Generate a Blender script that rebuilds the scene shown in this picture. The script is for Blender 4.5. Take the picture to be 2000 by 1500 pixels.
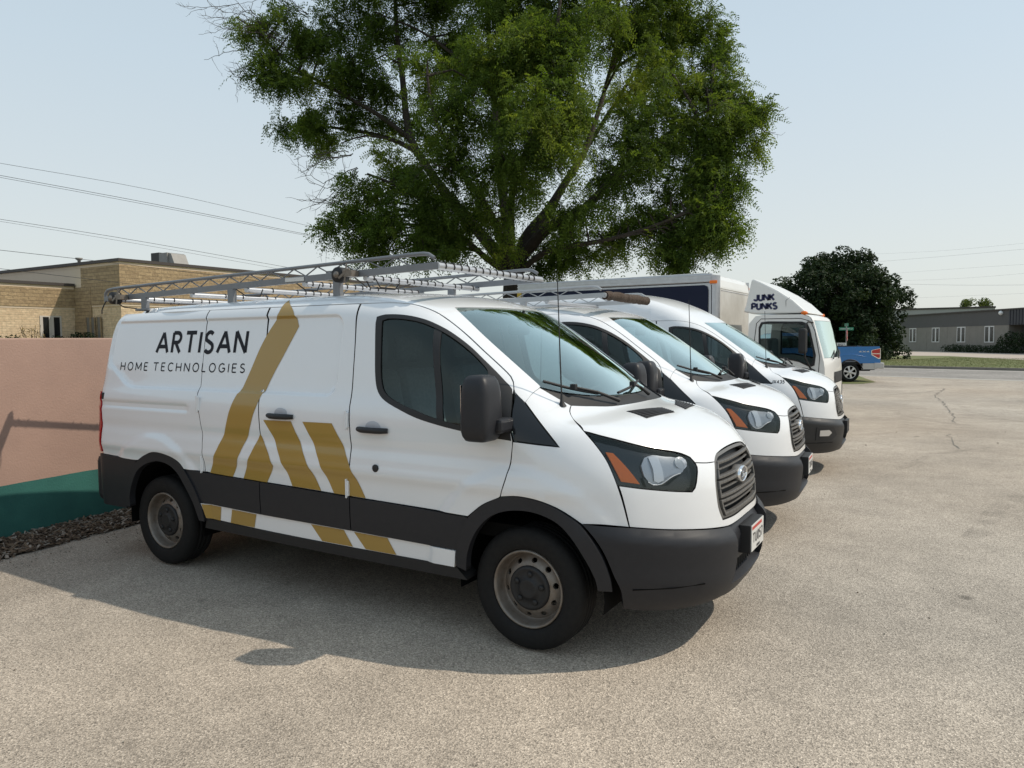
import bpy, bmesh, math, random
import numpy as np
from mathutils import Vector, Matrix
from mathutils.geometry import delaunay_2d_cdt
R = math.radians
scene = bpy.context.scene
for o in list(bpy.data.objects): bpy.data.objects.remove(o)

# ------------------------------------------------------------------ camera
CAM = np.array([2.0374, -4.5145, 1.7528]); YAW, PITCH, ROLL, FPX = 2.1098, -0.0589, -0.0083, 1447.4
_fw = np.array([math.cos(YAW)*math.cos(PITCH), math.sin(YAW)*math.cos(PITCH), math.sin(PITCH)])
_rt = np.cross(_fw, [0, 0, 1]); _rt /= np.linalg.norm(_rt); _up = np.cross(_rt, _fw)
_c, _s = math.cos(ROLL), math.sin(ROLL)
_rt, _up = _c*_rt+_s*_up, _c*_up-_s*_rt
cam_data = bpy.data.cameras.new('camera'); cam = bpy.data.objects.new('camera', cam_data)
scene.collection.objects.link(cam)
cam.matrix_world = Matrix(((_rt[0], _up[0], -_fw[0], CAM[0]), (_rt[1], _up[1], -_fw[1], CAM[1]),
                           (_rt[2], _up[2], -_fw[2], CAM[2]), (0, 0, 0, 1)))
cam_data.sensor_width = 36; cam_data.lens = FPX/2000*36; cam_data.clip_start = .05; cam_data.clip_end = 2500
scene.camera = cam

# ------------------------------------------------------------------ sky, sun, exposure
SUN_DIR = Vector((0.72, 0.43, 1.0)).normalized()            # towards the sun
SUN_EL = math.asin(SUN_DIR.z); SUN_AZ = math.atan2(SUN_DIR.x, SUN_DIR.y)
world = bpy.data.worlds.new('World'); scene.world = world; world.use_nodes = True
nt = world.node_tree; nt.nodes.clear()
sky = nt.nodes.new('ShaderNodeTexSky'); sky.sky_type = 'NISHITA'; sky.sun_disc = False
sky.sun_elevation = SUN_EL; sky.sun_rotation = SUN_AZ
sky.altitude = 0; sky.air_density = 1.0; sky.dust_density = 2.2; sky.ozone_density = 1.0
bg = nt.nodes.new('ShaderNodeBackground'); bg.inputs['Strength'].default_value = 0.11
mixh = nt.nodes.new('ShaderNodeMix'); mixh.data_type = 'RGBA'; mixh.inputs[0].default_value = 0.75
# pale smoky haze: warm white low down, thin blue-grey overhead
tcw = nt.nodes.new('ShaderNodeTexCoord'); spw = nt.nodes.new('ShaderNodeSeparateXYZ'); rmp = nt.nodes.new('ShaderNodeValToRGB')
nt.links.new(tcw.outputs['Generated'], spw.inputs[0]); nt.links.new(spw.outputs[2], rmp.inputs[0])
re_ = rmp.color_ramp.elements; re_[0].position = 0.0; re_[0].color = (.80, .83, .79, 1); re_[1].position = .62; re_[1].color = (.54, .68, .78, 1)
k_ = re_.new(.12); k_.color = (.76, .81, .80, 1); k_ = re_.new(.33); k_.color = (.66, .77, .83, 1)
gain = nt.nodes.new('ShaderNodeVectorMath'); gain.operation = 'SCALE'; gain.inputs['Scale'].default_value = 9.0
nt.links.new(rmp.outputs[0], gain.inputs[0]); nt.links.new(gain.outputs[0], mixh.inputs[7])
wo = nt.nodes.new('ShaderNodeOutputWorld')
nt.links.new(sky.outputs[0], mixh.inputs[6]); nt.links.new(mixh.outputs[2], bg.inputs[0]); nt.links.new(bg.outputs[0], wo.inputs[0])
sun_data = bpy.data.lights.new('sun', 'SUN'); sun_data.energy = 3.05; sun_data.angle = R(0.6); sun_data.color = (1, .90, .76)
sun = bpy.data.objects.new('sun', sun_data); scene.collection.objects.link(sun)
sun.rotation_euler = SUN_DIR.to_track_quat('Z', 'Y').to_euler(); sun.location = (20, 12, 30)
vs = scene.view_settings; vs.view_transform = 'Standard'; vs.look = 'None'; vs.exposure = 0.10; vs.gamma = 1.0
try: vs.use_curve_mapping = False
except Exception: pass
scene.cycles.max_bounces = 8; scene.cycles.transparent_max_bounces = 16
scene.cycles.use_denoising = True
scene.cycles.caustics_reflective = False; scene.cycles.caustics_refractive = False

# ------------------------------------------------------------------ helpers: objects
COL = scene.collection
def tag(o, label=None, cat=None, group=None, kind=None):
    if label: o['label'] = label
    if cat: o['category'] = cat
    if group: o['group'] = group
    if kind: o['kind'] = kind
    return o
def empty(name, loc=(0, 0, 0), rz=0.0, parent=None):
    o = bpy.data.objects.new(name, None); COL.objects.link(o); o.location = loc; o.rotation_euler = (0, 0, rz)
    o.empty_display_size = .3
    if parent: o.parent = parent
    return o
def link(name, me, parent=None, loc=None):
    o = bpy.data.objects.new(name, me); COL.objects.link(o)
    if parent is not None: o.parent = parent
    if loc is not None: o.location = loc
    return o
def copy_tree(o, parent=None):
    c = o.copy(); COL.objects.link(c); c.parent = parent
    for ch in list(o.children): copy_tree(ch, c)
    return c
class MB:
    """collects plain shapes into one mesh; each face carries a material slot"""
    def __init__(s): s.v = []; s.f = []; s.mi = []; s.sm = []
    def add(s, vs, fs, mi=0, smooth=False):
        b = len(s.v); s.v.extend([tuple(map(float, p)) for p in vs])
        for f in fs: s.f.append(tuple(b+i for i in f)); s.mi.append(mi); s.sm.append(smooth)
        return s
    def box(s, lo, hi, mi=0, bev=0.0, M=None):
        (x0, y0, z0), (x1, y1, z1) = lo, hi
        if bev <= 0:
            vs = [(x, y, z) for x in (x0, x1) for y in (y0, y1) for z in (z0, z1)]
            fs = [(0, 1, 3, 2), (4, 6, 7, 5), (0, 4, 5, 1), (2, 3, 7, 6), (0, 2, 6, 4), (1, 5, 7, 3)]
        else:
            b = min(bev, abs(x1-x0)*.49, abs(y1-y0)*.49, abs(z1-z0)*.49)
            bm = bmesh.new(); bmesh.ops.create_cube(bm, size=1)
            for v in bm.verts: v.co = Vector(((x0+x1)/2+v.co.x*(x1-x0), (y0+y1)/2+v.co.y*(y1-y0), (z0+z1)/2+v.co.z*(z1-z0)))
            bmesh.ops.bevel(bm, geom=list(bm.edges), offset=b, segments=2, affect='EDGES', profile=.5)
            bm.verts.index_update(); vs = [tuple(v.co) for v in bm.verts]; fs = [tuple(v.index for v in f.verts) for f in bm.faces]; bm.free()
        if M is not None: vs = [tuple(M @ Vector(p)) for p in vs]
        return s.add(vs, fs, mi)
    def tube(s, pts, r, n=8, mi=0, cap=True, smooth=True):
        pts = [Vector(p) for p in pts]; m = len(pts)
        rs = list(r) if hasattr(r, '__len__') else [r]*m
        vs = []; ref = None
        for i, p in enumerate(pts):
            t = (pts[min(i+1, m-1)]-pts[max(i-1, 0)]).normalized()
            if ref is None:
                ref = t.cross(Vector((0, 0, 1)))
                if ref.length < .05: ref = t.cross(Vector((1, 0, 0)))
            else: ref = ref-t*ref.dot(t)
            ref.normalize(); b = t.cross(ref)
            for k in range(n):
                a = 2*math.pi*k/n; vs.append(p+(ref*math.cos(a)+b*math.sin(a))*rs[i])
        fs = [(i*n+k, i*n+(k+1) % n, (i+1)*n+(k+1) % n, (i+1)*n+k) for i in range(m-1) for k in range(n)]
        s.add(vs, fs, mi, smooth)
        if cap: s.add(vs[:n], [tuple(range(n))[::-1]], mi); s.add(vs[-n:], [tuple(range(n))], mi)
        return s
    def bar(s, a, b, w, h, mi=0, up=(0, 0, 1)):
        a, b = Vector(a), Vector(b); t = (b-a).normalized(); u = Vector(up)
        r = t.cross(u)
        if r.length < .05: r = t.cross(Vector((1, 0, 0)))
        r.normalize(); q = r.cross(t)
        vs = [p+r*sx*w/2+q*sy*h/2 for p in (a, b) for sx, sy in ((-1, -1), (1, -1), (1, 1), (-1, 1))]
        return s.add(vs, [(0, 1, 2, 3)[::-1], (4, 5, 6, 7), (0, 1, 5, 4), (1, 2, 6, 5), (2, 3, 7, 6), (3, 0, 4, 7)], mi)
    def lathe(s, prof, n=32, mi=0, M=None, smooth=True, closed=False):
        """prof: (radius, axial) ; axis = y"""
        vs = []
        for k in range(n):
            a = 2*math.pi*k/n
            for r, y in prof: vs.append((r*math.cos(a), y, r*math.sin(a)))
        m = len(prof); fs = []
        for k in range(n):
            for i in range(m-1 if not closed else m):
                j = (i+1) % m; fs.append((k*m+i, k*m+j, ((k+1) % n)*m+j, ((k+1) % n)*m+i))
        if M is not None: vs = [tuple(M @ Vector(p)) for p in vs]
        return s.add(vs, fs, mi, smooth)
    def prism(s, poly, axis, a, b, mi=0):
        """extrude a closed 2-D polygon along an axis (0 x, 1 y, 2 z) from a to b"""
        n = len(poly)
        def P(q, t):
            q = list(q); q.insert(axis, t); return q
        vs = [P(q, a) for q in poly]+[P(q, b) for q in poly]
        return s.add(vs, [tuple(range(n))[::-1], tuple(range(n, 2*n))]+[(i, (i+1) % n, n+(i+1) % n, n+i) for i in range(n)], mi)
    def build(s, name, mats, parent=None, loc=None, bevel=0.0, recalc=True, autosmooth=None):
        me = bpy.data.meshes.new(name); me.from_pydata(s.v, [], s.f)
        if not isinstance(mats, (list, tuple)): mats = [mats]
        for m in mats: me.materials.append(m)
        me.polygons.foreach_set('material_index', s.mi); me.polygons.foreach_set('use_smooth', s.sm)
        if recalc:
            bm = bmesh.new(); bm.from_mesh(me); bmesh.ops.recalc_face_normals(bm, faces=bm.faces); bm.to_mesh(me); bm.free()
        me.update()
        o = link(name, me, parent, loc)
        if bevel:
            md = o.modifiers.new('bevel', 'BEVEL'); md.width = bevel; md.segments = 2; md.limit_method = 'ANGLE'; md.angle_limit = R(40)
        return o
def fast_mesh(name, V, F, mats, parent=None, mi=None, smooth=False):
    """V (n,3), F (m,k) numpy arrays -> linked object"""
    V = np.asarray(V, np.float32); F = np.asarray(F, np.int32); k = F.shape[1]
    me = bpy.data.meshes.new(name); me.vertices.add(len(V)); me.vertices.foreach_set('co', V.ravel())
    me.loops.add(F.size); me.loops.foreach_set('vertex_index', F.ravel())
    me.polygons.add(len(F)); me.polygons.foreach_set('loop_start', np.arange(0, F.size, k, dtype=np.int32))
    try: me.polygons.foreach_set('loop_total', np.full(len(F), k, np.int32))
    except Exception: pass
    for m in (mats if isinstance(mats, (list, tuple)) else [mats]): me.materials.append(m)
    if mi is not None: me.polygons.foreach_set('material_index', np.asarray(mi, np.int32))
    me.polygons.foreach_set('use_smooth', np.full(len(F), smooth))
    me.update(calc_edges=True); me.validate()
    return link(name, me, parent)

# ------------------------------------------------------------------ helpers: materials
MATS = {}
def mat(name, col, rough=.5, metal=0.0, coat=0.0, spec=None, noise=None, bump=None, trans=0.0, emit=None):
    """noise = (scale, amount, second colour or None): mottles the base colour; bump = (scale, strength, distance)"""
    m = bpy.data.materials.new(name); m.use_nodes = True; t = m.node_tree; b = t.nodes['Principled BSDF']
    col = tuple(col)+(1,) if len(col) == 3 else col
    b.inputs['Base Color'].default_value = col; b.inputs['Roughness'].default_value = rough; b.inputs['Metallic'].default_value = metal
    b.inputs['Coat Weight'].default_value = coat; b.inputs['Coat Roughness'].default_value = .04
    if spec is not None: b.inputs['Specular IOR Level'].default_value = spec
    tc = None
    if noise or bump:
        tc = t.nodes.new('ShaderNodeTexCoord')
    if noise:
        sc, am, c2 = noise
        n = t.nodes.new('ShaderNodeTexNoise'); n.inputs['Scale'].default_value = sc; n.inputs['Detail'].default_value = 6; n.inputs['Roughness'].default_value = .65
        t.links.new(tc.outputs['Object'], n.inputs['Vector'])
        mx = t.nodes.new('ShaderNodeMix'); mx.data_type = 'RGBA'
        mr = t.nodes.new('ShaderNodeMapRange'); mr.inputs[1].default_value = .35; mr.inputs[2].default_value = .65; mr.inputs[4].default_value = am
        t.links.new(n.outputs[0], mr.inputs[0]); t.links.new(mr.outputs[0], mx.inputs[0])
        mx.inputs[6].default_value = col; c2 = c2 or tuple(c*.6 for c in col[:3]); mx.inputs[7].default_value = tuple(c2)+(1,)
        t.links.new(mx.outputs[2], b.inputs['Base Color'])
    if bump:
        sc, st, di = bump
        n = t.nodes.new('ShaderNodeTexNoise'); n.inputs['Scale'].default_value = sc; n.inputs['Detail'].default_value = 5
        t.links.new(tc.outputs['Object'], n.inputs['Vector'])
        bp = t.nodes.new('ShaderNodeBump'); bp.inputs['Strength'].default_value = st; bp.inputs['Distance'].default_value = di
        t.links.new(n.outputs[0], bp.inputs['Height']); t.links.new(bp.outputs[0], b.inputs['Normal'])
    if emit: b.inputs['Emission Color'].default_value = emit[:3]+(1,); b.inputs['Emission Strength'].default_value = emit[3]
    MATS[name] = m; return m
def glass_mat(name, tint, refl=1.0, rough=0.0):
    """thin tinted sheet: see-through by its tint, mirror-like by Fresnel"""
    m = bpy.data.materials.new(name); m.use_nodes = True; t = m.node_tree; t.nodes.clear()
    out = t.nodes.new('ShaderNodeOutputMaterial'); tr = t.nodes.new('ShaderNodeBsdfTransparent'); tr.inputs[0].default_value = tuple(tint)+(1,)
    gl = t.nodes.new('ShaderNodeBsdfGlossy'); gl.inputs['Roughness'].default_value = rough; gl.inputs[0].default_value = (.87, 1, .95, 1)
    fr = t.nodes.new('ShaderNodeFresnel'); fr.inputs[0].default_value = 1.52
    ml = t.nodes.new('ShaderNodeMath'); ml.operation = 'MULTIPLY'; ml.inputs[1].default_value = refl; ml.use_clamp = True
    mx = t.nodes.new('ShaderNodeMixShader')
    t.links.new(fr.outputs[0], ml.inputs[0]); t.links.new(ml.outputs[0], mx.inputs[0]); t.links.new(tr.outputs[0], mx.inputs[1]); t.links.new(gl.outputs[0], mx.inputs[2])
    t.links.new(mx.outputs[0], out.inputs[0]); MATS[name] = m; return m
WHITE = mat('white_paint', (.755, .77, .79), .22, coat=.7, noise=(1.6, .14, (.66, .66, .655)))
TRIM = mat('grey_black_plastic', (.018, .019, .023), .46, spec=.33, noise=(25, .35, (.027, .027, .031)), bump=(260, .12, .002))
BLACK = mat('gloss_black', (.008, .009, .011), .12)
RUBBER = mat('tyre_rubber', (.0085, .0085, .009), .75, spec=.25, noise=(30, .5, (.017, .0165, .0155)), bump=(90, .25, .004))
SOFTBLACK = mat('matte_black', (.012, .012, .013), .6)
DARKVOID = mat('underbody_dark', (.004, .004, .004), .9, spec=.1)
STEEL = mat('steel_rim', (.22, .20, .18), .45, metal=.45, noise=(16, .75, (.15, .115, .085)))
CHROME = mat('chrome', (.82, .83, .84), .07, metal=1.0)
REFL = mat('headlamp_reflector', (.74, .76, .79), .30, metal=1.0)
ALU = mat('bare_aluminium', (.50, .51, .53), .38, metal=.75, noise=(9, .4, (.36, .365, .38)))
GALV = mat('rack_grey_metal', (.20, .21, .225), .45, metal=.35, noise=(12, .4, (.15, .155, .165)))
GOLD = mat('gold_vinyl', (.345, .215, .042), .28, coat=.35)
INK = mat('black_vinyl', (.010, .012, .018), .6, spec=.2)
AMBER = mat('amber_reflector', (.80, .17, .008), .3, bump=(140, .4, .003))
RED = mat('red_lens', (.45, .012, .012), .12, coat=.6)
SEAT = mat('grey_seat_cloth', (.42, .42, .43), .85, noise=(40, .4, None))
DASH = mat('dashboard_plastic', (.22, .225, .23), .6, noise=(30, .3, None))
LINER = mat('cargo_liner', (.42, .43, .44), .8)
WSGLASS = glass_mat('windscreen_glass', (.66, .82, .79), 3.9)
SIDEGLASS = glass_mat('side_window_glass', (.33, .41, .43), 1.0)
CLEAR = glass_mat('clear_lens', (.93, .95, .97), .75)
LAMPBOWL = mat('lamp_bowl_silver', (.46, .48, .51), .28, metal=.35)
LAMPBAND = mat('lamp_bright_band', (.80, .82, .85), .25, metal=.2)
PLATE = mat('number_plate_white', (.62, .62, .60), .4)
PLATEINK = mat('number_plate_print', (.03, .03, .035), .5)
PLATERED = mat('number_plate_red', (.45, .05, .04), .5)
GRILLE = mat('grille_grey', (.14, .135, .128), .42, metal=.25, noise=(30, .3, None))
# ---------------------------------------------------------------- van body as one smooth implicit solid
def smin_k(a,b,k):
    h=np.clip(0.5+0.5*(b-a)/k,0,1); return b+(a-b)*h-k*h*(1-h)
def smax(a,b,k): return -smin_k(-a,-b,k)
def sstep(a,b,x):
    t=np.clip((x-a)/(b-a),0,1); return t*t*(3-2*t)
def hermite(xs,ys):
    # smooth monotone-ish cubic through points
    xs=np.array(xs,float);ys=np.array(ys,float)
    d=np.diff(ys)/np.diff(xs)
    m=np.concatenate([[d[0]],(d[1:]*np.diff(xs)[:-1]+d[:-1]*np.diff(xs)[1:])/(np.diff(xs)[1:]+np.diff(xs)[:-1]),[d[-1]]])
    for i in range(len(d)):
        if d[i]==0: m[i]=m[i+1]=0
    sg=np.sign(d)
    for i in range(1,len(d)):
        if sg[i]!=sg[i-1]: m[i]=0
    def f(x):
        x=np.asarray(x,float)
        i=np.clip(np.searchsorted(xs,x)-1,0,len(xs)-2)
        h=xs[i+1]-xs[i];t=(x-xs[i])/h
        r=((2*t**3-3*t**2+1)*ys[i]+(t**3-2*t**2+t)*h*m[i]+(-2*t**3+3*t**2)*ys[i+1]+(t**3-t**2)*h*m[i+1])
        r=np.where(x<xs[0],ys[0]+m[0]*(x-xs[0]),r); r=np.where(x>xs[-1],ys[-1]+m[-1]*(x-xs[-1]),r)
        return r
    return f
W0=hermite([0.0,.30,.50,.70,.80,.88,.98,1.08,1.18,1.27,1.34,1.40,1.6,1.8,2.0,2.4,2.8],
           [.97,1.0,1.015,1.025,1.025,1.027,1.035,1.03,1.022,1.02,1.008,.987,.945,.905,.862,.78,.70])
TLOW=hermite([-4.4,-3.6,-2.4,-1.5,-1.15,-.85,-.62,-.40,.0,.27,.34,.50,.70,.84,.93,1.0],
             [2.05,2.08,2.10,2.105,2.09,2.05,1.985,1.86,1.59,1.40,1.365,1.325,1.25,1.18,1.105,.99])
TMED=hermite([-5.2,-4,-2.6,-2.1,-1.6,-1.2,-.85,-.62,-.40,.0,.27,.34,.50,.70,.84,.93,1.0],
             [2.41,2.43,2.435,2.43,2.385,2.285,2.13,1.995,1.86,1.59,1.40,1.365,1.325,1.25,1.18,1.105,.99])
FC=hermite([.30,.45,.60,.75,.85,.95,1.05,1.12,1.2],[.97,.985,.985,.975,.968,.955,.93,.90,.86])
FB=hermite([.20,.30,.38,.50,.59,.615,.64,.70,.76,.84],[.88,.97,1.012,1.032,1.045,1.047,1.040,.992,.945,.88])
def rbox(x,z,x0,x1,z0,z1,r):
    cx,cz=(x0+x1)/2,(z0+z1)/2
    qx=np.abs(x-cx)-(x1-x0)/2+r;qz=np.abs(z-cz)-(z1-z0)/2+r
    return np.hypot(np.maximum(qx,0),np.maximum(qz,0))+np.minimum(np.maximum(qx,qz),0)-r
def make_f(kind='low',part='body',off=0.0):
    T0=TLOW if kind=='low' else TMED
    rear=-4.17 if kind=='low' else -4.95
    top_in=1.935 if kind=='low' else 2.2
    def f(P):
        x,y,z=P[...,0],P[...,1],P[...,2]
        ay=np.abs(y)
        w=W0(z)
        # tuck at the nose and slight tail taper
        w=w-0.16*np.clip(x-.25,0,2)**1.9-0.012*np.clip(-3.4-x,0,2)**2
        # cab greenhouse leans in a little more toward the windshield
        w=w-0.02*sstep(-.5,.2,x)*sstep(1.3,1.8,z)
        if part=='body':
            # pressed panels (quarter + rear half doors)
            d=rbox(x,z,-4.03,-1.415,1.395,top_in,.09)
            cut=(z-1.395)-(-4.03+.33-x)*.62  # chamfered rear lower corner
            d=smax(d,-(cut)*.85,.06)
            w=w-.021*(1-sstep(-.020,.004,d))
            # soft character creases low on the side
            w=w+.014*np.exp(-((z-.93)/.042)**2)*sstep(-4.2,-3.9,x)*(1-sstep(.2,.6,x))
            w=w-.013*np.exp(-((z-1.085)/.05)**2)*sstep(-4.2,-3.9,x)*(1-sstep(-.3,.2,x))
            # wheel arch swell
            for cx in (0.0,-3.3):
                r=np.hypot(x-cx,(z-.40)*1.0)
                w=w+.020*(1-sstep(.60,.67,r))*(z>.3)
            # drip step where the side slot runs (rear quarter)
            s=(1-sstep(.0,.02,np.abs(z-1.262)-.012))*sstep(-4.15,-4.12,x)*(1-sstep(-2.92,-2.86,x))
            w=w-.010*s
        else:
            w=w+.014
        side=ay-w
        sh=np.where(x<.2,.25,np.where(x>.6,.10,.25-(x-.2)/.4*.15))
        top=z-(T0(x+sh*y*y)-.07*y*y)
        slope=np.hypot(1,(T0(x+.01)-T0(x-.01))/.02)
        top=top/slope
        F=FC(z) if part=='body' else FB(z-np.interp(ay,[0,.33,.44,.61,.78,.9,1.0],[0,-.004,.005,.024,.045,.067,.083]))
        fr=x-(F-.52*ay**3)
        fr=fr/np.hypot(1,1.56*ay**2)
        rr=rear-x-.05*0+.0
        rr=rr+0.05*ay**4
        if kind=='low': rr=(rr+.14*np.clip(z-1.25,0,2)**2*.9)/1.05
        o=smax(side,top,.16 if part=='body' else .05)
        o=smax(o,fr,.14 if part=='body' else .10)
        o=smax(o,rr,.14)
        return o-off
    return f
def lift(f,P,d,span=1.2,n=48):
    """slide points P along direction d until they meet the surface f=0, coming from outside"""
    P=np.asarray(P,float);d=np.asarray(d,float);d=d/np.linalg.norm(d)
    # march from outside (+d*span) inward, find the first sign change
    ts=np.linspace(span,-span,n)
    lo=np.full(len(P),np.nan);hi=np.full(len(P),np.nan)
    prev=f(P+ts[0]*d)
    done=np.zeros(len(P),bool)
    for i in range(1,n):
        cur=f(P+ts[i]*d)
        m=(~done)&(prev>0)&(cur<=0)
        hi[m]=ts[i-1];lo[m]=ts[i];done|=m;prev=cur
    bad=~done
    hi[bad]=0;lo[bad]=0
    for i in range(28):
        mid=(lo+hi)/2;v=f(P+mid[:,None]*d)
        hi=np.where(v>0,mid,hi);lo=np.where(v>0,lo,mid)
    return P+((lo+hi)/2)[:,None]*d,bad
def grad(f,P,h=.004):
    g=np.zeros_like(P)
    for i in range(3):
        e=np.zeros(3);e[i]=h
        g[:,i]=f(P+e)-f(P-e)
    return g/np.maximum(np.linalg.norm(g,axis=1,keepdims=True),1e-9)

# ---------------------------------------------------------------- sheet-metal panels cut from the implicit body
def catmull(P, step):
    """resample a polyline; corners sharper than 32 degrees stay sharp, the rest is rounded"""
    P = np.asarray(P, float); n = len(P)
    out = []
    def tang(i):
        a, b = P[max(i-1, 0)], P[min(i+1, n-1)]; return (b-a)
    sharp = [True]*n
    for i in range(1, n-1):
        u, v = P[i]-P[i-1], P[i+1]-P[i]
        c = np.dot(u, v)/max(np.linalg.norm(u)*np.linalg.norm(v), 1e-9)
        sharp[i] = c < .85
    for i in range(n-1):
        a, b = P[i], P[i+1]; L = np.linalg.norm(b-a); k = max(1, int(round(L/step)))
        m0 = (b-a) if sharp[i] else (P[i+1]-P[i-1])/max(np.linalg.norm(P[i+1]-P[i-1]), 1e-9)*L
        m1 = (b-a) if sharp[i+1] else (P[i+2]-P[i])/max(np.linalg.norm(P[i+2]-P[i]), 1e-9)*L
        for j in range(k):
            t = j/k; out.append((2*t**3-3*t**2+1)*a+(t**3-2*t**2+t)*m0+(-2*t**3+3*t**2)*b+(t**3-t**2)*m1)
    return np.array(out)
def resample_closed(P, step):
    P = np.asarray(P, float); n = len(P)
    # start at the sharpest corner
    best, bi = 2, 0
    for i in range(n):
        u, v = P[i]-P[i-1], P[(i+1) % n]-P[i]
        c = np.dot(u, v)/max(np.linalg.norm(u)*np.linalg.norm(v), 1e-9)
        if c < best: best, bi = c, i
    Q = np.concatenate([P[bi:], P[:bi], P[bi:bi+1]])
    return catmull(Q, step)
def inside(poly, pts):
    x, y = pts[:, 0], pts[:, 1]; c = np.zeros(len(pts), bool); n = len(poly)
    for i in range(n):
        x0, y0 = poly[i]; x1, y1 = poly[(i+1) % n]
        if y0 == y1: continue
        m = ((y0 > y) != (y1 > y)) & (x < (x1-x0)*(y-y0)/(y1-y0)+x0); c ^= m
    return c
def area2(p): return .5*np.sum(p[:, 0]*np.roll(p[:, 1], -1)-np.roll(p[:, 0], -1)*p[:, 1])
def shrink(poly, g):
    """move a closed polygon inwards by g"""
    if g == 0: return poly
    s = np.sign(area2(poly)); a = np.roll(poly, 1, 0); b = np.roll(poly, -1, 0)
    t1 = poly-a; t1 /= np.maximum(np.linalg.norm(t1, axis=1, keepdims=True), 1e-9); t2 = b-poly; t2 /= np.maximum(np.linalg.norm(t2, axis=1, keepdims=True), 1e-9)
    n1 = np.stack([-t1[:, 1], t1[:, 0]], 1); n2 = np.stack([-t2[:, 1], t2[:, 0]], 1); n = n1+n2
    n /= np.maximum(np.sum(n*n1, axis=1, keepdims=True), .5)
    return poly+s*n*g
def tri2d(loops, h, extra=None):
    """triangulate polygon (first loop) with holes, adding a grid of inner points"""
    allb = np.concatenate(loops); lo, hi = allb.min(0), allb.max(0)
    pts = []
    row = 0; y = lo[1]+h*.5
    while y < hi[1]:
        x = np.arange(lo[0]+(h*.5 if row % 2 else 0), hi[0], h); pts.append(np.stack([x, np.full_like(x, y)], 1)); y += h*.87; row += 1
    g = np.concatenate(pts) if pts else np.zeros((0, 2))
    if len(g):
        k = inside(loops[0], g)
        for l in loops[1:]: k &= ~inside(l, g)
        g = g[k]
    if len(g):
        # drop grid points hugging the edge
        cell = h*.5; S = set()
        for p in np.floor(allb/cell).astype(int):
            for dx in (-1, 0, 1):
                for dy in (-1, 0, 1): S.add((p[0]+dx, p[1]+dy))
        q = np.floor(g/cell).astype(int)
        k = np.array([(a, b) not in S for a, b in q]); g = g[k]
    if extra is not None and len(extra):
        k = inside(loops[0], extra)
        for l in loops[1:]: k &= ~inside(l, extra)
        ex = extra[k]
        if len(ex):
            da = np.array([((allb-p)**2).sum(1).min() for p in ex]); ex = ex[da > .004**2]
            if len(ex):
                S2 = {}; keep_ = []
                for p in np.floor(ex/.014).astype(int):
                    for dx in (-1, 0, 1):
                        for dy in (-1, 0, 1): S2[(p[0]+dx, p[1]+dy)] = 1
                if len(g): g = g[np.array([(a, b) not in S2 for a, b in np.floor(g/.014).astype(int)])]
                g = np.concatenate([g, ex])
    V = np.concatenate([allb, g]); E = []; o = 0
    for l in loops:
        n = len(l); E += [(o+i, o+(i+1) % n) for i in range(n)]; o += n
    r = delaunay_2d_cdt([Vector((float(a), float(b))) for a, b in V], E, [], 0, 1e-6)
    V2 = np.array([(v.x, v.y) for v in r[0]]); F = np.array(r[2])
    cen = V2[F].mean(1); k = inside(loops[0], cen)
    for l in loops[1:]: k &= ~inside(l, cen)
    F = F[k]
    # which input boundary vertices map to output ones
    omap = {}
    for i, src in enumerate(r[3]):
        for s_ in src: omap[s_] = i
    bl = []; o = 0
    for l in loops:
        bl.append([omap.get(o+i) for i in range(len(l))]); o += len(l)
    return V2, F, bl
def frame_of(d):
    d = np.asarray(d, float); d = d/np.linalg.norm(d)
    e1 = np.cross([0, 0, 1.], d)
    if np.linalg.norm(e1) < .1: e1 = np.cross([0, 1., 0], d)
    e1 /= np.linalg.norm(e1); return d, e1, np.cross(d, e1)
def press_points():
    # points either side of every pressed edge on the van's flank, in the (e1,e2) frame of d = -y
    d, e1, e2 = frame_of((0, -1, 0)); out = []
    base = catmull(np.array([(-3.93,0,1.935),(-4.03,0,1.82),(-4.03,0,1.62),(-3.96,0,1.56),(-3.75,0,1.425),(-3.6,0,1.395),(-1.5,0,1.395),(-1.43,0,1.41),(-1.415,0,1.47),(-1.415,0,1.85),(-1.43,0,1.91),(-1.5,0,1.935),(-3.93,0,1.935)]), .02)
    q = np.stack([base@e1, base@e2], 1)
    for g in (-.006, .0, .006, .012, .018, .024): out.append(shrink(q[:-1], g))
    for z in (1.236, 1.244, 1.252, 1.272, 1.280, 1.288):
        L = np.stack([np.arange(-4.05, -2.86, .03), np.zeros(40)[:len(np.arange(-4.05, -2.86, .03))], np.full(len(np.arange(-4.05, -2.86, .03)), z)], 1); out.append(np.stack([L@e1, L@e2], 1))
    return np.concatenate(out)
PRESS = press_points()
PANELS = {}
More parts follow.
